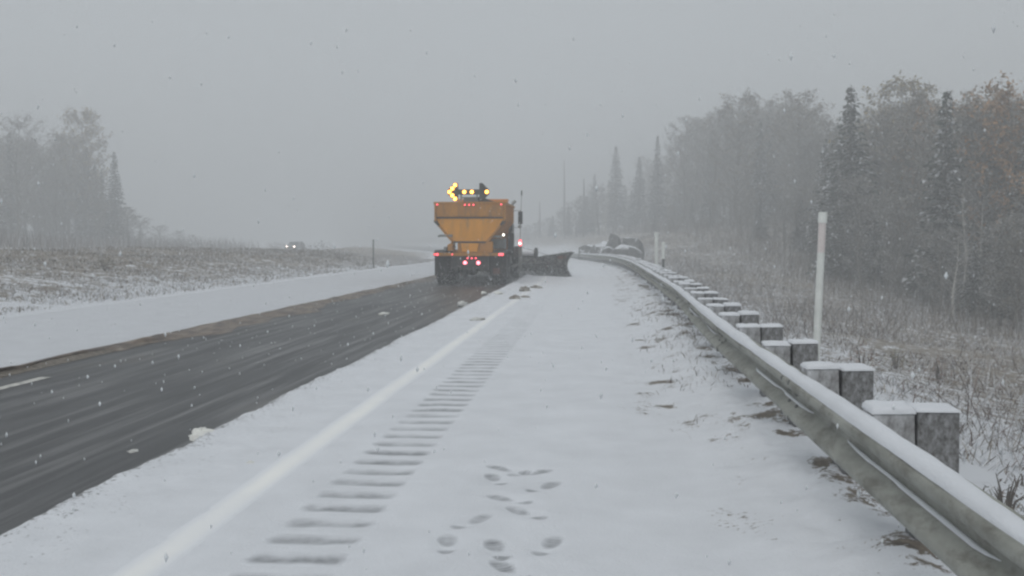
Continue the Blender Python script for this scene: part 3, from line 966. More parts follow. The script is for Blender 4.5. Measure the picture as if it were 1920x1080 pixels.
mir = part('wing_mirror', MB().box(-1.44, -1.26, 6.50, 6.58, 2.20, 2.72), 'black', bevel=.03)
part('mirror_arm', MB().tube([(-1.0, 6.6, 2.74), (-1.34, 6.6, 2.76), (-1.34, 6.6, 2.08), (-1.0, 6.6, 2.05)], .018, 8), 'steel', mir)
ant = part('antenna', MB().tube([(1.34, 6.62, 1.55), (1.35, 6.62, 2.2), (1.40, 6.62, 3.52)], [.014, .012, .009], 8), 'steel')
part('antenna_tip', MB().tube([(1.392, 6.62, 3.36), (1.40, 6.62, 3.56)], .026, 8), 'black', ant)
mast = part('wing_mast', MB().box(1.24, 1.38, 7.05, 7.19, .32, 1.32).box(1.0, 1.30, 7.08, 7.16, .95, 1.05).box(1.0, 1.30, 7.08, 7.16, .5, .58), 'steel', bevel=.01)
lm = part('mast_lamp', MB().lathe([(.05, 0), (.06, .03), (.06, .22), (.03, .26)], (1.31, 7.1, 1.32), (0, 0, 1), 14), 'red_lit', mast, True)
part('lens', MB().lathe([(.05, -.01), (.03, -.02), (.004, -.025)], (1.30, 7.04, 1.42), (0, 1, 0), 12), 'white_lit', mast)


# front plow and side wing: curved mouldboards
def mouldboard(a, b, ha, hb, lean, n=11, thick=.03, bulge=.16):
    """curved blade between ground points a and b of heights ha and hb; lean = direction the blade curls towards"""
    a, b, lean = Vector(a), Vector(b), Vector(lean)
    vs_, fs = [], []
    cols_ = 9
    for side in (0, 1):
        for i in range(cols_):
            t = i / (cols_ - 1)
            p = a.lerp(b, t); h = ha + (hb - ha) * t
            for j in range(n):
                s = j / (n - 1)
                off = bulge * (4 * (s - .45) ** 2 - .35) * h + thick * (1 if side else 0)
                vs_.append(p + lean * off + Vector((0, 0, .05 + s * (h - .05))))
    nn = cols_ * n
    for i in range(cols_ - 1):
        for j in range(n - 1):
            q = i * n + j
            fs.append((q, q + 1, q + n + 1, q + n))
            fs.append((nn + q, nn + q + n, nn + q + n + 1, nn + q + 1))
    for i in range(cols_ - 1):
        fs.append((i * n, i * n + n, nn + i * n + n, nn + i * n))
        q = i * n + n - 1
        fs.append((q, nn + q, nn + q + n, q + n))
    for j in range(n - 1):
        fs.append((j, nn + j, nn + j + 1, j + 1))
        q = (cols_ - 1) * n + j
        fs.append((q, q + 1, nn + q + 1, nn + q))
    return MB().add(vs_, fs)


fp_ = part('front_plow', mouldboard((-1.75, 10.3, 0), (1.80, 9.6, 0), 1.0, 1.0, (.19, .98, 0), bulge=.26), 'plow', smooth=True)
ax = Vector((3.55, -.7, 0)).normalized()
part('rolled_top_edge', MB().tube([(-1.75, 10.42, 1.0), (1.80, 9.72, 1.0)], .16, 18), 'snow', fp_, True, label='snow-caked rolled top edge of the front plow')
ring = MB().lathe([(.13, -.04), (.225, -.04), (.235, 0), (.225, .04), (.13, .04)], (1.83, 9.715, 1.0), ax, 24)
part('end_plate', ring, 'black', fp_, True)
part('end_plate', MB().lathe([(.06, -.02), (.17, -.02), (.17, .02), (.06, .02)], (1.20, 9.84, .97), ax, 20), 'black', fp_, True)
part('cutting_edge', MB().prism([(-1.76, 10.28), (1.82, 9.57), (1.82, 9.61), (-1.76, 10.32)], .02, .2, 'z'), 'steel', fp_)
part('push_frame', MB().tube([(-.4, 8.9, .5), (-.5, 9.9, .45)], .06, 8).tube([(.4, 8.9, .5), (.5, 9.75, .45)], .06, 8).tube([(0, 8.9, .85), (0, 9.8, .7)], .045, 8), 'black', fp_)

wi, wo = Vector((1.20, 10.2, 0)), Vector((3.30, 7.75, 0))
wd = (wo - wi).normalized()
wn_ = Vector((-wd.y, wd.x, 0))
if wn_.y < 0: wn_ = -wn_
wing = part('side_wing', mouldboard(wi, wo, .72, 1.06, wn_, bulge=.30), 'plow', smooth=True)
part('cutting_edge', MB().add([wi + wn_ * -.02, wo + wn_ * -.02, wo + wn_ * .04, wi + wn_ * .04] + [p + Vector((0, 0, .17)) for p in (wi + wn_ * -.02, wo + wn_ * -.02, wo + wn_ * .04, wi + wn_ * .04)],
     [(0, 3, 2, 1), (4, 5, 6, 7), (0, 1, 5, 4), (1, 2, 6, 5), (2, 3, 7, 6), (3, 0, 4, 7)]), 'black', wing)
for k in range(7):
    t = (k + .4) / 7
    p = wi.lerp(wo, t); h = .80 + .26 * t
    b0 = p - wn_ * .05
    part('back_rib', MB().tube([b0 + Vector((0, 0, .15)) - wn_ * .02, b0 + Vector((0, 0, h * .45)) - wn_ * (.30 * .35 * h), b0 + Vector((0, 0, h * .95)) + wn_ * .03], .028, 6), 'black', wing)
part('top_rail', MB().tube([wi + Vector((0, 0, .72)) + wn_ * .14, wo + Vector((0, 0, 1.06)) + wn_ * .16], .032, 8), 'grey', wing, True)
q0 = wi.lerp(wo, .74); q1 = wi.lerp(wo, .94)
part('rust_patch', MB().add([q0 + Vector((0, 0, .76)) - wn_ * .032, q1 + Vector((0, 0, .78)) - wn_ * .030, q1 + Vector((0, 0, .90)) + wn_ * .028, q0 + Vector((0, 0, .88)) + wn_ * .026], [(0, 1, 2, 3)]), 'rust', wing)
part('push_arm', MB().tube([(1.15, 7.3, .55), wi.lerp(wo, .55) + Vector((0, 0, .5)) - wn_ * .1], .05, 8).tube([(1.15, 8.9, .5), wi.lerp(wo, .12) + Vector((0, 0, .4)) - wn_ * .08], .05, 8), 'black', wing)
part('lift_cable', MB().tube([(1.31, 7.2, 1.28), wi.lerp(wo, .6) + Vector((0, 0, .9))], .012, 6), 'steel', wing)


# ------------------------------------------------------------------ lumps of snow the plow has thrown aside
def lump(name, x, y, z, rx, ry, rz, mat, seed, label, cat, group=None):
    n, mm = 9, 14
    rs = np.random.default_rng(seed)
    th = np.linspace(0.02, math.pi * .62, n)[:, None]; ph = np.linspace(0, 2 * math.pi, mm, endpoint=False)[None, :]
    rr = 1 + 1.3 * (fbm(th * 2.6 + np.cos(ph) * 1.9 + seed, np.sin(ph) * 2.3 + seed * 3, seed % 97) - .5)
    P = np.stack([rr * np.sin(th) * np.cos(ph) * rx, rr * np.sin(th) * np.sin(ph) * ry, rr * np.cos(th) * rz + .2 * rz + 0 * ph], -1).reshape(-1, 3)
    f = []
    for i in range(n - 1):
        for j in range(mm):
            j2 = (j + 1) % mm
            f.append((i * mm + j, (i + 1) * mm + j, (i + 1) * mm + j2, i * mm + j2))
    me = mesh_np(name, P, np.array(f), True)
    o = obj(name, me, M[mat])
    o.location = (x, y, z)
    return tag(o, label, cat, group)


def on_road(px, py):
    d = HCAM * FPX / (py - HOR)
    return pix(px, py, d)


for k, (px, py, rx, ry, rz, mt, lab) in enumerate((
        (378, 819, .085, .13, .06, 'clod_white', 'largest white snow lump alone on the wet asphalt lane'),
        (868, 574, .13, .18, .10, 'clod', 'dirty snow lump on the asphalt behind the truck'),
        (720, 590, .10, .16, .05, 'clod_white', 'flat white snow scrap in the middle of the cleared lane'),
        (907, 551, .09, .1, .06, 'clod_white', 'small white snow scrap just behind the truck wheels'),
        (935, 554, .16, .16, .06, 'clod_white', 'thin pale snow scrap beside the plowed edge behind the truck'),
        (984, 548, .15, .2, .12, 'dirt_clod', 'dark brown clod on the plowed snow edge below the wing'),
        (966, 563, .13, .15, .08, 'dirt_clod', 'brown clod where the painted edge line meets the windrow'),
        (1006, 542, .17, .16, .08, 'dirt_clod', 'reddish brown clod on the windrow nearest the wing blade'),
        (895, 603, .16, .22, .05, 'clod', 'grey dirt clod on the plowed edge, nearest of the windrow clods'),
        (985, 560, .12, .14, .05, 'dirt_clod', 'small brown clod right of the windrow on the white shoulder'),
        (470, 877, .03, .04, .018, 'clod_white', 'tiny white snow crumb on the asphalt near the snow edge'),
        (250, 846, .04, .05, .02, 'clod', 'tiny grey snow crumb in the middle of the dark lane'))):
    p = on_road(px, py)
    uu = p.x - float(bend(p.y))
    z = float(shoulder(uu, p.y)) if uu > EDGE_U else .002
    lump('snow_clod', p.x, p.y, z + float(grade(p.y)) - .012, rx, ry, rz, mt, 100 + k, lab, 'snow clod', 'clods left by the plow')


# ------------------------------------------------------------------ rocks at the bend
def rock(x, y, z, sx, sy, sz, seed, label):
    rs = np.random.default_rng(seed)
    n = 30
    P = rs.uniform(-1, 1, (n, 3))
    P = P / np.max(np.abs(P), 1, keepdims=True) ** .45
    P[:, 2] = (P[:, 2] + 1) / 2 * (1 - .10 * P[:, 0] * rs.uniform(-1, 1)) - .15
    bm = bmesh.new()
    for q in P:
        bm.verts.new((q[0] * sx / 2, q[1] * sy / 2, q[2] * sz / .85))
    h_ = bmesh.ops.convex_hull(bm, input=bm.verts)
    bmesh.ops.delete(bm, geom=[e for e in h_['geom_interior'] if isinstance(e, bmesh.types.BMVert)], context='VERTS')
    bmesh.ops.subdivide_edges(bm, edges=bm.edges, cuts=2, use_grid_fill=True)
    for vtx in bm.verts:
        c_ = vtx.co
        k_ = .10 * sx * (float(fbm(np.array(c_.x * 1.7 + seed), np.array(c_.y * 1.7 + c_.z * 3.1), seed, 3)) - .5)
        vtx.co = c_ + Vector((c_.x, c_.y, 0)).normalized() * k_ * 1.6 + Vector((0, 0, k_))
    me = bpy.data.meshes.new('boulder'); bm.to_mesh(me); bm.free()
    o = obj('boulder', me, M['rock'])
    o.location = (x, y, z)
    o.rotation_euler = (0, 0, random.uniform(0, 3))
    return tag(o, label, 'boulder', 'snowy rocks at the bend')


for k, (px, pt, pb_, d, w, lab) in enumerate((
        (1156, 437, 480, 84, 1.3, 'tallest dark boulder at the rail bend with snow on its ledges'),
        (1184, 443, 482, 83, 2.0, 'broad boulder with a sloping snowy top, rightmost at the bend'),
        (1124, 452, 480, 90, 2.3, 'low dark boulder in the middle of the rocks at the bend'),
        (1102, 456, 479, 94, 1.9, 'foggy low boulder at the far end of the rocks'),
        (1170, 458, 486, 80, 1.5, 'low snow-streaked boulder in front of the tallest rock'),
        (1140, 460, 482, 82, 1.1, 'small boulder wedged left of the tallest rock'),
        (1192, 464, 488, 79, 1.2, 'small dark boulder at the foot of the broad one'))):
    p = pix(px, pt, d); p2 = pix(px, pb_, d)
    z0 = land_xy(p.x, p.y)
    zb = min(z0, p2.z)
    rock(p.x, p.y, zb, w * .95, w * .9, max(p.z - zb, .5), 200 + k, lab)


# ------------------------------------------------------------------ trees
def rnd(a, b): return random.uniform(a, b)


class Leaves:
    def __init__(s): s.v, s.c = [], []
    def tri(s, a, b, c, col):
        s.v += [a, b, c]; s.c += [col] * 3
    def mesh(s, name):
        v_ = np.array([tuple(p) for p in s.v], np.float32)
        me = mesh_np(name, v_, np.arange(len(v_)).reshape(-1, 3), False, np.array(s.c, np.float32))
        me.materials.append(M['foliage'])
        return me


def jit(c, k=.25):
    f = 1 + rnd(-k, k)
    return (c[0] * f, c[1] * f, c[2] * f)


FROST = (.50, .51, .53)


def conifer(seed, spread=.20, thin=0.0):
    """10 m spruce: straight trunk, drooping whorls of needle sprays, snow on the upper sides"""
    random.seed(seed)
    tr = MB().tube([(0, 0, -.6), (0, 0, 3), (.03, .02, 7), (0, 0, 9.9)], [.15, .11, .06, .012], 7)
    L = Leaves()
    z = .9
    while z < 9.9:
        t = (z - .9) / 9.0
        R_ = 10 * spread * (1 - t) ** .9 * rnd(.75, 1.12) + .03
        nb = max(5, int(11 * (1 - t) + 5))
        a0 = rnd(0, 6.28)
        for k in range(nb):
            if random.random() < thin: continue
            a = a0 + 6.283 * k / nb + rnd(-.25, .25)
            ln = R_ * rnd(.6, 1.08)
            d = Vector((math.cos(a), math.sin(a), 0)); sd = Vector((-d.y, d.x, 0))
            droop = rnd(.20, .45) * (1 - t * .9)
            ns = max(4, int(ln / .16))
            for i in range(ns):
                s = (i + .6) / ns
                p = d * (ln * s) + Vector((0, 0, z + rnd(-.1, .1) - droop * ln * s * s + .10 * ln * s))
                w = (.34 * (1 - s * .55)) * rnd(.6, 1.2) * min(1, .12 + ln)
                for sg in (-1, 1):
                    col = jit((.035, .048, .038), .4)
                    q = random.random()
                    if q < .30: col = jit(FROST, .25)
                    elif q < .55: col = jit((.105, .105, .095), .3)
                    tip = p + sd * (sg * w) + d * (.16 * rnd(.3, 1.2)) + Vector((0, 0, rnd(-.20, -.02)))
                    L.tri(p - d * .09, p + d * .10 + Vector((0, 0, rnd(-.05, .05))), tip, col)
            L.tri(d * .05 + Vector((0, 0, z)), d * ln + Vector((0, 0, z - droop * ln + .1 * ln)), d * ln * .7 + sd * .06 + Vector((0, 0, z - droop * ln * .6)), (.06, .05, .045))
        z += rnd(.22, .34)
    random.seed(seed + 1)
    me_t = bpy.data.meshes.new('trunk'); me_t.from_pydata(tr.v, [], tr.f); me_t.update(); me_t.materials.append(M['bark'])
    return me_t, L.mesh('crown')


def broadleaf(seed, leaf_cols, leaf_p, spread=.22, low=.22, pale=False, leaf=.15, nlimb=30):
    """10 m slender boreal tree: forked limbs, fine twigs, however many leaves it still keeps"""
    random.seed(seed)
    tr = MB(); L = Leaves()
    bendx, bendy = rnd(-.4, .4), rnd(-.4, .4)
    def stem(z):
        t = z / 10
        return Vector((bendx * t * t + .12 * math.sin(z * .9 + seed), bendy * t * t + .12 * math.cos(z * .8 + seed), z))
    zs = [-.6, 0, 1.5, 3, 4.5, 6, 7.5, 8.6, 9.5]
    tr.tube([stem(z) for z in zs], [.17, .15, .13, .115, .095, .07, .045, .025, .008], 7)
    for k in range(nlimb):
        f = (k + rnd(0, .9)) / nlimb
        z = 10 * (low + (.96 - low) * f)
        a = k * 2.4 + rnd(-.5, .5)
        ln = 10 * spread * (math.sin(math.pi * min(1, .22 + .74 * f)) ** .8) * rnd(.65, 1.2) + .3
        up = rnd(.5, 1.2)
        d = Vector((math.cos(a), math.sin(a), up)).normalized()
        p0 = stem(z)
        p1 = p0 + d * ln * .5 + Vector((0, 0, .05 * ln)); p2 = p0 + d * ln + Vector((rnd(-.1, .1), rnd(-.1, .1), .12 * ln))
        r0 = .035 * (1 - f) + .012
        tr.tube([p0, p1, p2], [r0, r0 * .6, .004], 4, False)
        for b in range(7):
            s = rnd(.25, 1.0)
            q0 = p0.lerp(p1, s * 2) if s < .5 else p1.lerp(p2, s * 2 - 1)
            dd = (d + Vector((rnd(-1, 1), rnd(-1, 1), rnd(-.3, .9))) * .8).normalized()
            q1 = q0 + dd * rnd(.35, .95) * (.5 + .25 * ln)
            wv = Vector((rnd(-1, 1), rnd(-1, 1), rnd(-1, 1))).normalized() * .011
            L.tri(q0 - wv, q0 + wv, q1, jit((.115, .10, .09), .3))
            for c in range(7):
                t = rnd(.2, 1)
                e0 = q0.lerp(q1, t)
                e1 = e0 + (dd * .6 + Vector((rnd(-1, 1), rnd(-1, 1), rnd(-.5, .9)))).normalized() * rnd(.2, .55)
                wv = Vector((rnd(-1, 1), rnd(-1, 1), rnd(-1, 1))).normalized() * .009
                L.tri(e0 - wv, e0 + wv, e1, jit((.14, .125, .115) if random.random() < .7 else FROST, .3))
                for _ in range(2):
                    if random.random() < leaf_p:
                        cpt = e0.lerp(e1, rnd(.3, 1.1)) + Vector((rnd(-.1, .1), rnd(-.1, .1), rnd(-.1, .1)))
                        a1 = Vector((rnd(-1, 1), rnd(-1, 1), rnd(-1, 1))).normalized() * leaf * rnd(.5, 1.1)
                        b1 = Vector((rnd(-1, 1), rnd(-1, 1), rnd(-1, 1))).normalized() * leaf * rnd(.5, 1.1)
                        L.tri(cpt, cpt + a1, cpt + b1, jit(random.choice(leaf_cols), .3))
    me_t = bpy.data.meshes.new('trunk'); me_t.from_pydata(tr.v, [], tr.f); me_t.update(); me_t.materials.append(M['bark_pale' if pale else 'bark'])
    return me_t, L.mesh('crown')


TAN = [(.24, .20, .155), (.21, .18, .14), (.29, .26, .215)]
YEL = [(.38, .30, .13), (.33, .27, .14), (.27, .23, .15)]
ORA = [(.38, .215, .10), (.33, .20, .105), (.28, .195, .13)]
GRY = [(.20, .19, .17), (.25, .24, .22), (.34, .34, .335)]
KIND = {
    'spruce': [conifer(301, .17), conifer(302, .20), conifer(303, .145, .1)],
    'fir': [conifer(304, .13), conifer(305, .22, .15)],
    'tan': [broadleaf(311, TAN + GRY, .8, .23, .15, leaf=.20, nlimb=40), broadleaf(312, TAN + GRY, .9, .28, .06, leaf=.19, nlimb=40)],
    'yellow': [broadleaf(313, YEL + TAN, 1.0, .24, .2, leaf=.20, nlimb=36)],
    'orange': [broadleaf(314, ORA, 1.0, .28, .18, leaf=.20, nlimb=36), broadleaf(315, ORA + TAN, .95, .25, leaf=.19)],
    'bare': [broadleaf(316, GRY, .75, .25, .10, leaf=.17, nlimb=38), broadleaf(317, GRY, .8, .27, .06, leaf=.17, nlimb=38), broadleaf(318, GRY, .05, .17, .25, True), broadleaf(319, GRY, .85, .30, .05, leaf=.17, nlimb=38)],
}
random.seed(77)


def tree(kind, px, top, depth, label, group, var=None, wide=1.0, name=None):
    depth *= DS if px < 900 else float(np.interp(px, [1300, 1500, 1700, 1900], [1.62, 1.5, 1.28, 1.16]))
    p = pix(px, top, depth)
    z0 = land_xy(p.x, p.y)
    h = max(p.z - z0, 1.5)
    meshes = KIND[kind][random.randrange(len(KIND[kind])) if var is None else var]
    t = thing(name or {'spruce': 'spruce_tree', 'fir': 'spruce_tree'}.get(kind, 'broadleaf_tree'), (p.x, p.y, z0), label, 'tree', group, rnd(0, 6.28))
    s = h / 9.9
    t.scale = (s * wide, s * wide, s)
    obj('trunk', meshes[0], None, t)
    obj('crown', meshes[1], None, t)
    return t


RW, LW = 'trees of the wood behind the guardrail', 'trees of the wood beyond the far carriageway'
SINGLE = [
    ('spruce', 1596, 158, 50, 'tallest dark spruce spire above the right-hand wood', 1, 1.2),
    ('spruce', 1776, 174, 47, 'dark spruce spire between the yellow and orange crowns', 2, 1.3),
    ('fir', 1425, 222, 79, 'narrow dark spruce among the tan crowns of the wood', 0, 1.0),
    ('spruce', 1640, 232, 60, 'short dark spruce beside the tallest spire', 0, 1.0),
    ('fir', 1548, 262, 57, 'short spruce below and left of the tallest spire', 1, 1.0),
    ('spruce', 1155, 272, 120, 'faded broad spruce standing alone at the far end of the wood', 0, 1.15),
    ('spruce', 1233, 256, 105, 'faded slim spruce at the foggy edge of the wood', 2, 1.0),
    ('spruce', 1199, 292, 113, 'faded short spruce between the two foggy spires', 1, 1.0),
    ('fir', 1115, 325, 130, 'very faint small spruce nearest the dead trunks', 0, 1.0),
    ('yellow', 1680, 164, 63, 'tree with a pale yellow crown right of the tallest spruce', 0, 1.1),
    ('orange', 1897, 178, 50, 'tree with the most orange crown at the wood edge', 0, 1.1),
    ('orange', 1838, 190, 54, 'orange-brown tree beside the most orange crown', 1, 1.0),
    ('tan', 1382, 188, 76, 'tall tan crowned tree where the wood skyline first drops', 0, 1.05),
    ('tan', 1500, 186, 74, 'tall tan tree with a flat crown left of the tallest spruce', 1, 1.1),
    ('tan', 1730, 196, 58, 'brownish crowned tree between the yellow tree and the second spire', 1, 1.0),
    ('bare', 1340, 222, 82, 'thin bare tree at the sloping foggy end of the wood', 0, 1.0),
    ('bare', 1284, 232, 90, 'foggy bare tree with a lopsided top past the tan trees', 1, 1.0),
    ('bare', 1812, 330, 44, 'pale barked bare birch in front of the orange trees', 2, .9),
]
DS = 1.62
for kind, px, top, d, lab, var, wd_ in SINGLE:
    tree(kind, px, top, d, lab, RW, var, wd_)

sky_x = [1080, 1130, 1200, 1260, 1310, 1380, 1450, 1530, 1560, 1640, 1700, 1760, 1830, 1920, 2060]
sky_y = [370, 340, 305, 262, 225, 195, 192, 205, 235, 205, 190, 205, 200, 185, 190]
dl_x = [1080, 1155, 1232, 1400, 1595, 1750, 1850, 2060]
dl_d = [140, 122, 106, 78, 58, 53, 48, 44]
for k in range(112):
    px = 1105 + (2060 - 1105) * ((k + rnd(0, 1)) / 112) ** .85
    d0 = float(np.interp(px, dl_x, dl_d))
    back = random.random()
    d = d0 * (1.0 + .42 * back) + rnd(-2, 3)
    top = float(np.interp(px, sky_x, sky_y)) + rnd(2, 45) + 10 * (1 - back)
    q = random.random()
    kind = 'bare' if q < .42 else 'tan' if q < .68 else 'spruce' if q < .84 else 'fir' if q < .92 else ('orange' if px > 1640 else 'tan')
    lab = {'bare': 'bare grey tree inside the crowded wood behind the guardrail', 'tan': 'tan leaved tree inside the crowded wood behind the guardrail',
           'spruce': 'dark snow-dusted spruce inside the crowded wood behind the guardrail', 'fir': 'dark snow-dusted spruce inside the crowded wood behind the guardrail',
           'orange': 'orange leaved tree inside the crowded wood behind the guardrail'}[kind]
    tree(kind, px, top, d, lab, RW + ', ' + lab.split()[0], None if kind != 'bare' else random.choice([0, 1, 3, 3]), rnd(.95, 1.25))
FW = [(990, 424), (1012, 416), (1030, 410), (1058, 392), (1073, 382), (1100, 368), (1116, 358), (982, 428), (1003, 420), (1022, 412), (1036, 404), (1052, 398), (1066, 386), (1080, 378), (1094, 372), (1108, 362), (1122, 352), (1136, 344), (1046, 408), (1088, 384), (1130, 356)]
for k, (px, top) in enumerate(FW):
    tree(random.choice(['bare', 'tan', 'bare', 'fir']), px, top, (1.0 * (126 - (px - 980) * .14) + rnd(-6, 6)), 'hazy tree at the far foggy end of the wood above the plow', 'hazy trees of the far wood', None, 1.35, 'hazy_tree')
# young growth along the wood's edge
for k in range(44):
    px = 1180 + (2010 - 1180) * ((k + rnd(0, 1)) / 44) ** .85
    d = float(np.interp(px, dl_x, dl_d)) * rnd(.80, .97)
    top = float(np.interp(px, [1180, 1400, 1600, 1990], [402, 376, 385, 430])) + rnd(-50, 45)
    kind = random.choice(['bare', 'bare', 'fir', 'fir', 'spruce', 'tan'])
    lab = {'bare': 'low bare sapling at the front edge of the wood', 'tan': 'low tan sapling at the front edge of the wood'}.get(kind, 'low young spruce at the front edge of the wood')
    tree(kind, px, top, d, lab, 'young trees at the wood edge, ' + lab.split()[1], wide=1.25, name='young_spruce' if kind in ('fir', 'spruce') else 'sapling_tree')

DS = 1.55
LEFT = [
    ('yellow', 155, 217, 92, 'tallest pale crowned tree of the foggy wood across the median', 0, .95),
    ('tan', 118, 262, 90, 'tan tree beside the tallest tree across the median', 0, 1.0),
    ('bare', 28, 226, 84, 'bare rounded tree at the edge of the picture across the median', 3, 1.1),
    ('spruce', 214, 282, 90, 'dark spruce at the open end of the wood across the median', 1, .9),
    ('fir', 190, 318, 88, 'shorter spruce beside the last spruce across the median', 1, 1.0),
]
for kind, px, top, d, lab, var, wd_ in LEFT:
    tree(kind, px, top, d, lab, LW, var, wd_)
for k in range(34):
    px = -160 + 400 * ((k + rnd(0, 1)) / 34)
    top = float(np.interp(px, [-160, 0, 60, 100, 150, 180, 215, 240], [220, 235, 245, 275, 250, 300, 320, 360])) + rnd(3, 60)
    kind = random.choice(['bare', 'spruce', 'spruce', 'tan', 'tan', 'fir'])
    lab = {'bare': 'bare tree inside the foggy wood across the median', 'tan': 'tan tree inside the foggy wood across the median'}.get(kind, 'dark spruce inside the foggy wood across the median')
    tree(kind, px, top, 84 + rnd(0, 22), lab, LW + ', ' + lab.split()[0], None if kind != 'bare' else random.choice([0, 1, 3]), rnd(.95, 1.25))
for k, (px, top, d) in enumerate(((262, 408, 88), (300, 424, 92), (335, 434, 95), (240, 392, 84), (358, 441, 98))):
    lab = ('reddish shrub just past the last spruce across the median', 'middle one of the shrubs trailing off across the median', 'low shrub near the end of the shrubs across the median',
           'tall shrub against the last spruce across the median', 'last faint shrub of the row across the median')[k]
    tree('bare', px, top, d, lab, 'shrubs across the median', [1, 3, 1, 0, 3][k], 1.9, 'shrub')
for k, (px, top, d, lab) in enumerate(((1058, 300, 225, 'tall thin dead trunk standing in the fog'), (1095, 335, 190, 'darker thin dead trunk nearest the faded spruces'), (1012, 378, 250, 'faint short dead trunk in the fog beside the truck'))):
    p = pix(px, top, d); z0 = land_xy(p.x, p.y)
    h = p.z - z0
    t = thing('dead_tree', (p.x, p.y, z0), lab, 'dead tree', 'dead trunks in the fog')
    MB().tube([(0, 0, -.4), (.04, 0, h * .5), (-.03, .03, h)], [.30, .22, .09], 8).build('trunk', M['snag'], t, True)
    for q in range(5):
        zz = h * rnd(.45, .92); a = rnd(0, 6.28); l_ = rnd(.25, .7)
        MB().tube([(0, 0, zz), (math.cos(a) * l_, math.sin(a) * l_, zz + rnd(-.1, .25))], [.035, .012], 5).build('branch_stub', M['snag'], t)


# ------------------------------------------------------------------ dry grass and brush (nobody could count it)
def blades(name, u, y, hmin, hmax, w, palette, probs, lean, label, zf=None):
    n = len(u)
    x = u + bend(y)
    z = (land(u, y) if zf is None else zf(u, y) + grade(y)) - .03
    h = rng.uniform(hmin, hmax, n) * (.5 + .9 * fbm(u * .5, y * .5, 61))
    a = rng.uniform(0, 2 * np.pi, n)
    lx = rng.normal(0, lean, n); ly = rng.normal(0, lean, n)
    ww = w * rng.uniform(.5, 1.4, n) * (1 + y / 45)
    dx, dy = np.cos(a) * ww, np.sin(a) * ww
    base = np.stack([x, y, z], -1)
    mid = base + np.stack([lx * h * .4, ly * h * .4, h * .6], -1)
    tip = base + np.stack([lx * h, ly * h, h * np.clip(1 - .3 * np.hypot(lx, ly), .3, 1)], -1)
    sd = np.stack([dx, dy, dx * 0], -1)
    V = np.stack([base - sd, base + sd, mid + sd * .7, mid - sd * .7, tip], 1)          # n,5,3
    i = np.arange(n)[:, None] * 5
    F = np.concatenate([i + np.array([[0, 1, 2]]), i + np.array([[0, 2, 3]]), i + np.array([[3, 2, 4]])], 0)
    pal = np.array(palette)[rng.choice(len(palette), n, p=probs)] * rng.uniform(.7, 1.3, n)[:, None]
    me = mesh_np(name, V.reshape(-1, 3), F, False, np.repeat(pal, 5, 0))
    return tag(obj(name, me, M['foliage']), label, kind='stuff')


def scatter(n, u0, u1, y0, y1, s, thr=.3, near=1.0):
    u = rng.uniform(u0, u1, n); t = rng.uniform(0, 1, n)
    y = y0 + (y1 - y0) * t ** (1 + near)
    keep = fbm(u * .35, y * .35, s) + .25 * (fbm(u * 2, y * 2, s + 1) - .5) > thr
    return u[keep], y[keep]


PAL = [(.185, .16, .135), (.26, .23, .195), (.12, .098, .09), (.165, .128, .12), (.56, .57, .59)]
u, y = scatter(190000, 2.9, 26, .5, 130, 201, .40, .9)
blades('dry_brush', u, y, .06, .30, .0055, PAL, [.15, .15, .14, .14, .42], 1.1, 'frosted dry brush on the slope behind the guardrail')
u, y = scatter(16000, 4.5, 24, 6, 95, 251, .50, .5)
blades('tangled_brush', u, y, .45, 1.25, .0050, [(.12, .10, .092), (.18, .15, .135), (.50, .51, .53)], [.36, .30, .34], .65, 'tangled snow-dusted stems on the bank below the wood')
u, y = scatter(130000, -27.2, -12.6, 4, 115, 211, .36, .6)
blades('dry_grass', u, y, .05, .19, .0075, PAL, [.18, .30, .06, .06, .40], .8, 'frosted dry grass on the median mound')
u, y = scatter(15000, 14, 44, 40, 170, 221, .30, .2)
blades('undergrowth', u, y, .7, 2.4, .005, [(.11, .095, .085), (.17, .145, .125), (.45, .46, .47)], [.48, .34, .18], .22, 'bare stems under the trees of the wood')
u, y = scatter(9000, .55, 1.75, 3.0, 46, 231, .52, .9)
k_ = rng.uniform(0, 1, len(u)) < np.interp(u, [.5, 1.1, 1.4, 1.8], [.08, .35, 1, .8]); u, y = u[k_], y[k_]
blades('roadside_grass', u, y, .05, .16, .0035, PAL, [.28, .26, .22, .12, .12], .7, 'short dry grass under the guardrail', shoulder)
u, y = scatter(9000, -84, -42, 60, 170, 241, .3, .2)
blades('undergrowth', u, y, .7, 2.2, .009, [(.13, .11, .10), (.19, .155, .14), (.4, .41, .42)], [.5, .35, .15], .25, 'bare stems under the trees across the median')


def bush(px, py, d, h, label, cols, n=420, seed=0, spread=.6):
    p = pix(px, py, d)
    z0 = land_xy(p.x, p.y)
    random.seed(seed)
    L = Leaves(); st = MB()
    for k in range(9):
        a = rnd(0, 6.28); l_ = h * rnd(.5, .95)
        e = Vector((math.cos(a) * spread * h * rnd(.2, .9), math.sin(a) * spread * h * rnd(.2, .9), l_))
        st.tube([(0, 0, -.1), e * .5 + Vector((0, 0, .05)), e], [.010, .007, .002], 4, False)
    for k in range(n):
        a = rnd(0, 6.28); r_ = math.sqrt(random.random()) * spread * h; zz = h * rnd(.08, 1) * (1 - .55 * (r_ / (spread * h)) ** 2)
        c = Vector((math.cos(a) * r_, math.sin(a) * r_, zz))
        a1 = Vector((rnd(-1, 1), rnd(-1, 1), rnd(-.3, 1))).normalized() * rnd(.05, .16) * h
        b1 = Vector((rnd(-1, 1), rnd(-1, 1), rnd(-1, 1))).normalized() * rnd(.015, .05) * h
        L.tri(c, c + a1, c + b1, jit(random.choice(cols), .3))
    t = thing('bush', (p.x, p.y, z0), label, 'bush')
    st.build('stem', M['bark'], t)
    obj('foliage', L.mesh('foliage'), None, t)


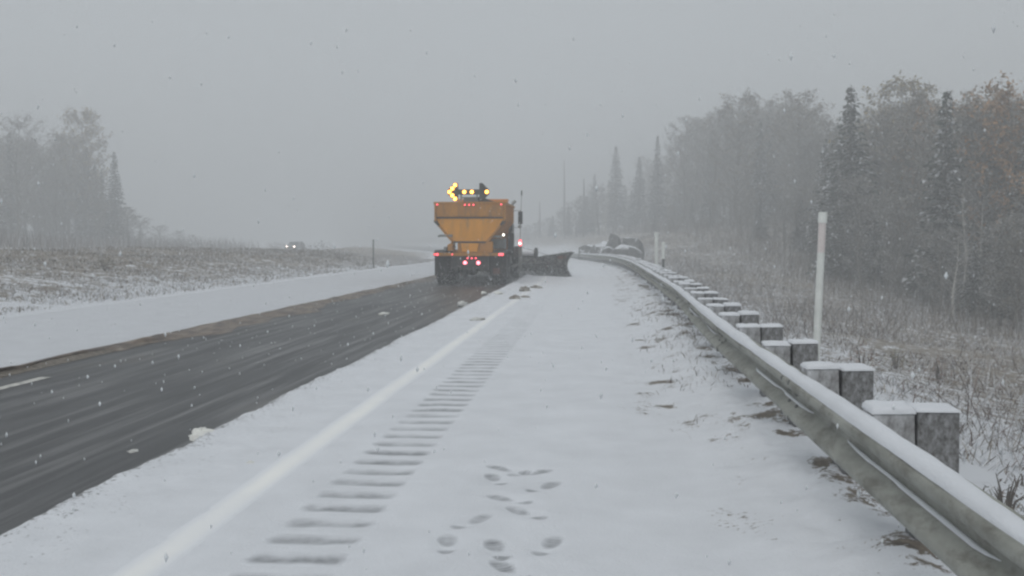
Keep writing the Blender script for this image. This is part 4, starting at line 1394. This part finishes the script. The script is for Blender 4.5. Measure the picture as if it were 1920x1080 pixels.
bush(197, 528, 36, .62, 'dark round olive bush on the snowy median grass', [(.13, .11, .07), (.16, .14, .08), (.10, .08, .06), (.4, .4, .4)], seed=5)
bush(372, 442, 96, 1.7, 'unidentified pale blob built as a snow-laden bush, fading into the fog across the median', [(.7, .71, .72), (.55, .55, .56), (.3, .28, .26)], 500, 6, .5)  # unidentified pale blob, given the shape of a snowy bush
bush(1617, 618, 19, .55, 'small shrub with rusty orange leaves in the brush', [(.30, .15, .08), (.24, .12, .08), (.2, .16, .12)], 160, 7)
bush(1680, 608, 21, .5, 'small yellow-green shrub in the brush beyond the white pole', [(.20, .19, .07), (.17, .16, .08), (.3, .3, .28)], 160, 8)
bush(1762, 620, 20, .5, 'small reddish shrub in the brush, farthest along the slope', [(.26, .14, .10), (.22, .15, .11), (.3, .28, .26)], 150, 9)
bush(1885, 950, 6.2, .34, 'dark dry weed clump in the snow right behind the rail', [(.10, .08, .07), (.16, .13, .10)], 140, 10, .4)
for k, (px, d, h, lab) in enumerate(((560, 70, 1.0, 'low grey bush beside the oncoming headlight'), (600, 68, 1.15, 'tallest grey bush on the crest of the median'), (640, 66, .9, 'grey bush past the crest of the median'), (675, 62, .7, 'brownish bush at the tapering end of the median'), (520, 72, .8, 'low dark bush before the oncoming headlight'))):
    bush(px, 470, d, h, lab, [(.16, .15, .12), (.22, .2, .16), (.12, .1, .09), (.42, .42, .42)], 420, 20 + k, 1.0)
random.seed(99)

# ------------------------------------------------------------------ oncoming car
p = pix(545, 460, 165)
cz = land_xy(p.x, p.y) + .08
car = thing('oncoming_car', (p.x, p.y, cz), 'grey car with lit headlights coming along the far carriageway', 'car', rz=-.05)
cb = MB().prism([(-.1, .35), (-.15, .62), (.0, .78), (1.2, .92), (1.9, 1.42), (3.4, 1.46), (4.3, 1.0), (4.5, .9), (4.5, .35)], -.88, .88, 'x').build('body', M['car_paint'], car, bevel=.06)
MB().prism([(1.24, .95), (1.88, 1.40), (1.86, 1.41), (1.21, .96)], -.74, .74, 'x').build('windscreen', M['glass'], cb)
for s in (-1, 1):
    MB().box(min(s * .885, s * .89), max(s * .885, s * .89), 2.0, 3.4, .98, 1.36).build('side_window', M['glass'], cb)
    for yy in (.75, 3.6):
        w_ = bpy.data.objects.new('wheel', None); C.objects.link(w_); w_.parent = car; w_.location = (s * .78, yy, .32)
        MB().lathe([(.2, -.1), (.31, -.1), (.33, -.06), (.33, .06), (.31, .1), (.2, .1)], (0, 0, 0), (1, 0, 0), 20).build('tyre', M['rubber'], w_, True)
        MB().lathe([(.2, -.07), (.1, -.05), (.1, .05), (.2, .07)], (0, 0, 0), (1, 0, 0), 14).build('rim', M['steel'], w_, True)
    MB().lathe([(.11, .03), (.10, -.02), (.05, -.05), (.005, -.055)], (s * .62, -.13, .68), (0, 1, 0), 14).build('headlight', M['head_lit'], car, True)
MB().box(-.4, .4, -.17, -.14, .42, .56).build('grille', M['black'], car)

# ------------------------------------------------------------------ falling snow
nf = 14000
P0 = np.stack([rng.uniform(-16, 16, nf), 3.2 + 42 * rng.uniform(0, 1, nf) ** 1.35, 9 * rng.uniform(.005, 1, nf) ** 1.9], -1)
oct_v = np.array([(1, 0, 0), (-1, 0, 0), (0, 1, 0), (0, -1, 0), (0, 0, 1), (0, 0, -1)], float)
oct_f = np.array([(0, 2, 4), (2, 1, 4), (1, 3, 4), (3, 0, 4), (2, 0, 5), (1, 2, 5), (3, 1, 5), (0, 3, 5)])
r = rng.uniform(.0030, .0085, nf)[:, None, None] * rng.uniform(.7, 1.3, (nf, 6, 1))
V = P0[:, None, :] + oct_v[None] * r * np.array([1, 1, 2.1])
F = (oct_f[None] + np.arange(nf)[:, None, None] * 6).reshape(-1, 3)
tag(obj('falling_snow', mesh_np('falling_snow', V.reshape(-1, 3), F), M['flake']), 'snowflakes falling over the road', kind='stuff')

ns_ = 7000
t_ = rng.uniform(0, 1, ns_)
P0 = np.stack([TX + rng.normal(0, 1.15, ns_), TY - 2.2 + 10 * t_, np.abs(rng.normal(0, .28, ns_)) + .02], -1)
far_side = rng.uniform(0, 1, ns_) < .3
P0[far_side, 0] = TX + rng.uniform(1.2, 3.4, far_side.sum()); P0[far_side, 1] = TY + rng.uniform(7, 10.5, far_side.sum())
r = rng.uniform(.004, .011, ns_)[:, None, None] * rng.uniform(.7, 1.3, (ns_, 6, 1))
F = (oct_f[None] + np.arange(ns_)[:, None, None] * 6).reshape(-1, 3)
tag(obj('snow_spray', mesh_np('snow_spray', (P0[:, None, :] + oct_v[None] * r).reshape(-1, 3), F), M['flake']), 'fine snow spray thrown up around the plow truck wheels', kind='stuff')

# ------------------------------------------------------------------ the air: falling-snow haze
hz, nt, bs = new_mat('haze')
nt.nodes.remove(bs)
pv = N(nt, 'ShaderNodeVolumePrincipled')
pv.inputs['Color'].default_value = (.86, .875, .885, 1)
pv.inputs['Density'].default_value = .0069
pv.inputs['Anisotropy'].default_value = 0.0
nt.links.new(pv.outputs[0], nt.nodes['Material Output'].inputs['Volume'])
try:
    hz.cycles.homogeneous_volume = True
except Exception:
    pass
hb = MB().box(-1300, 1300, -120, 900, -6, 24)
haze = hb.build('haze', hz)
tag(haze, 'grey haze of falling snow', kind='stuff')
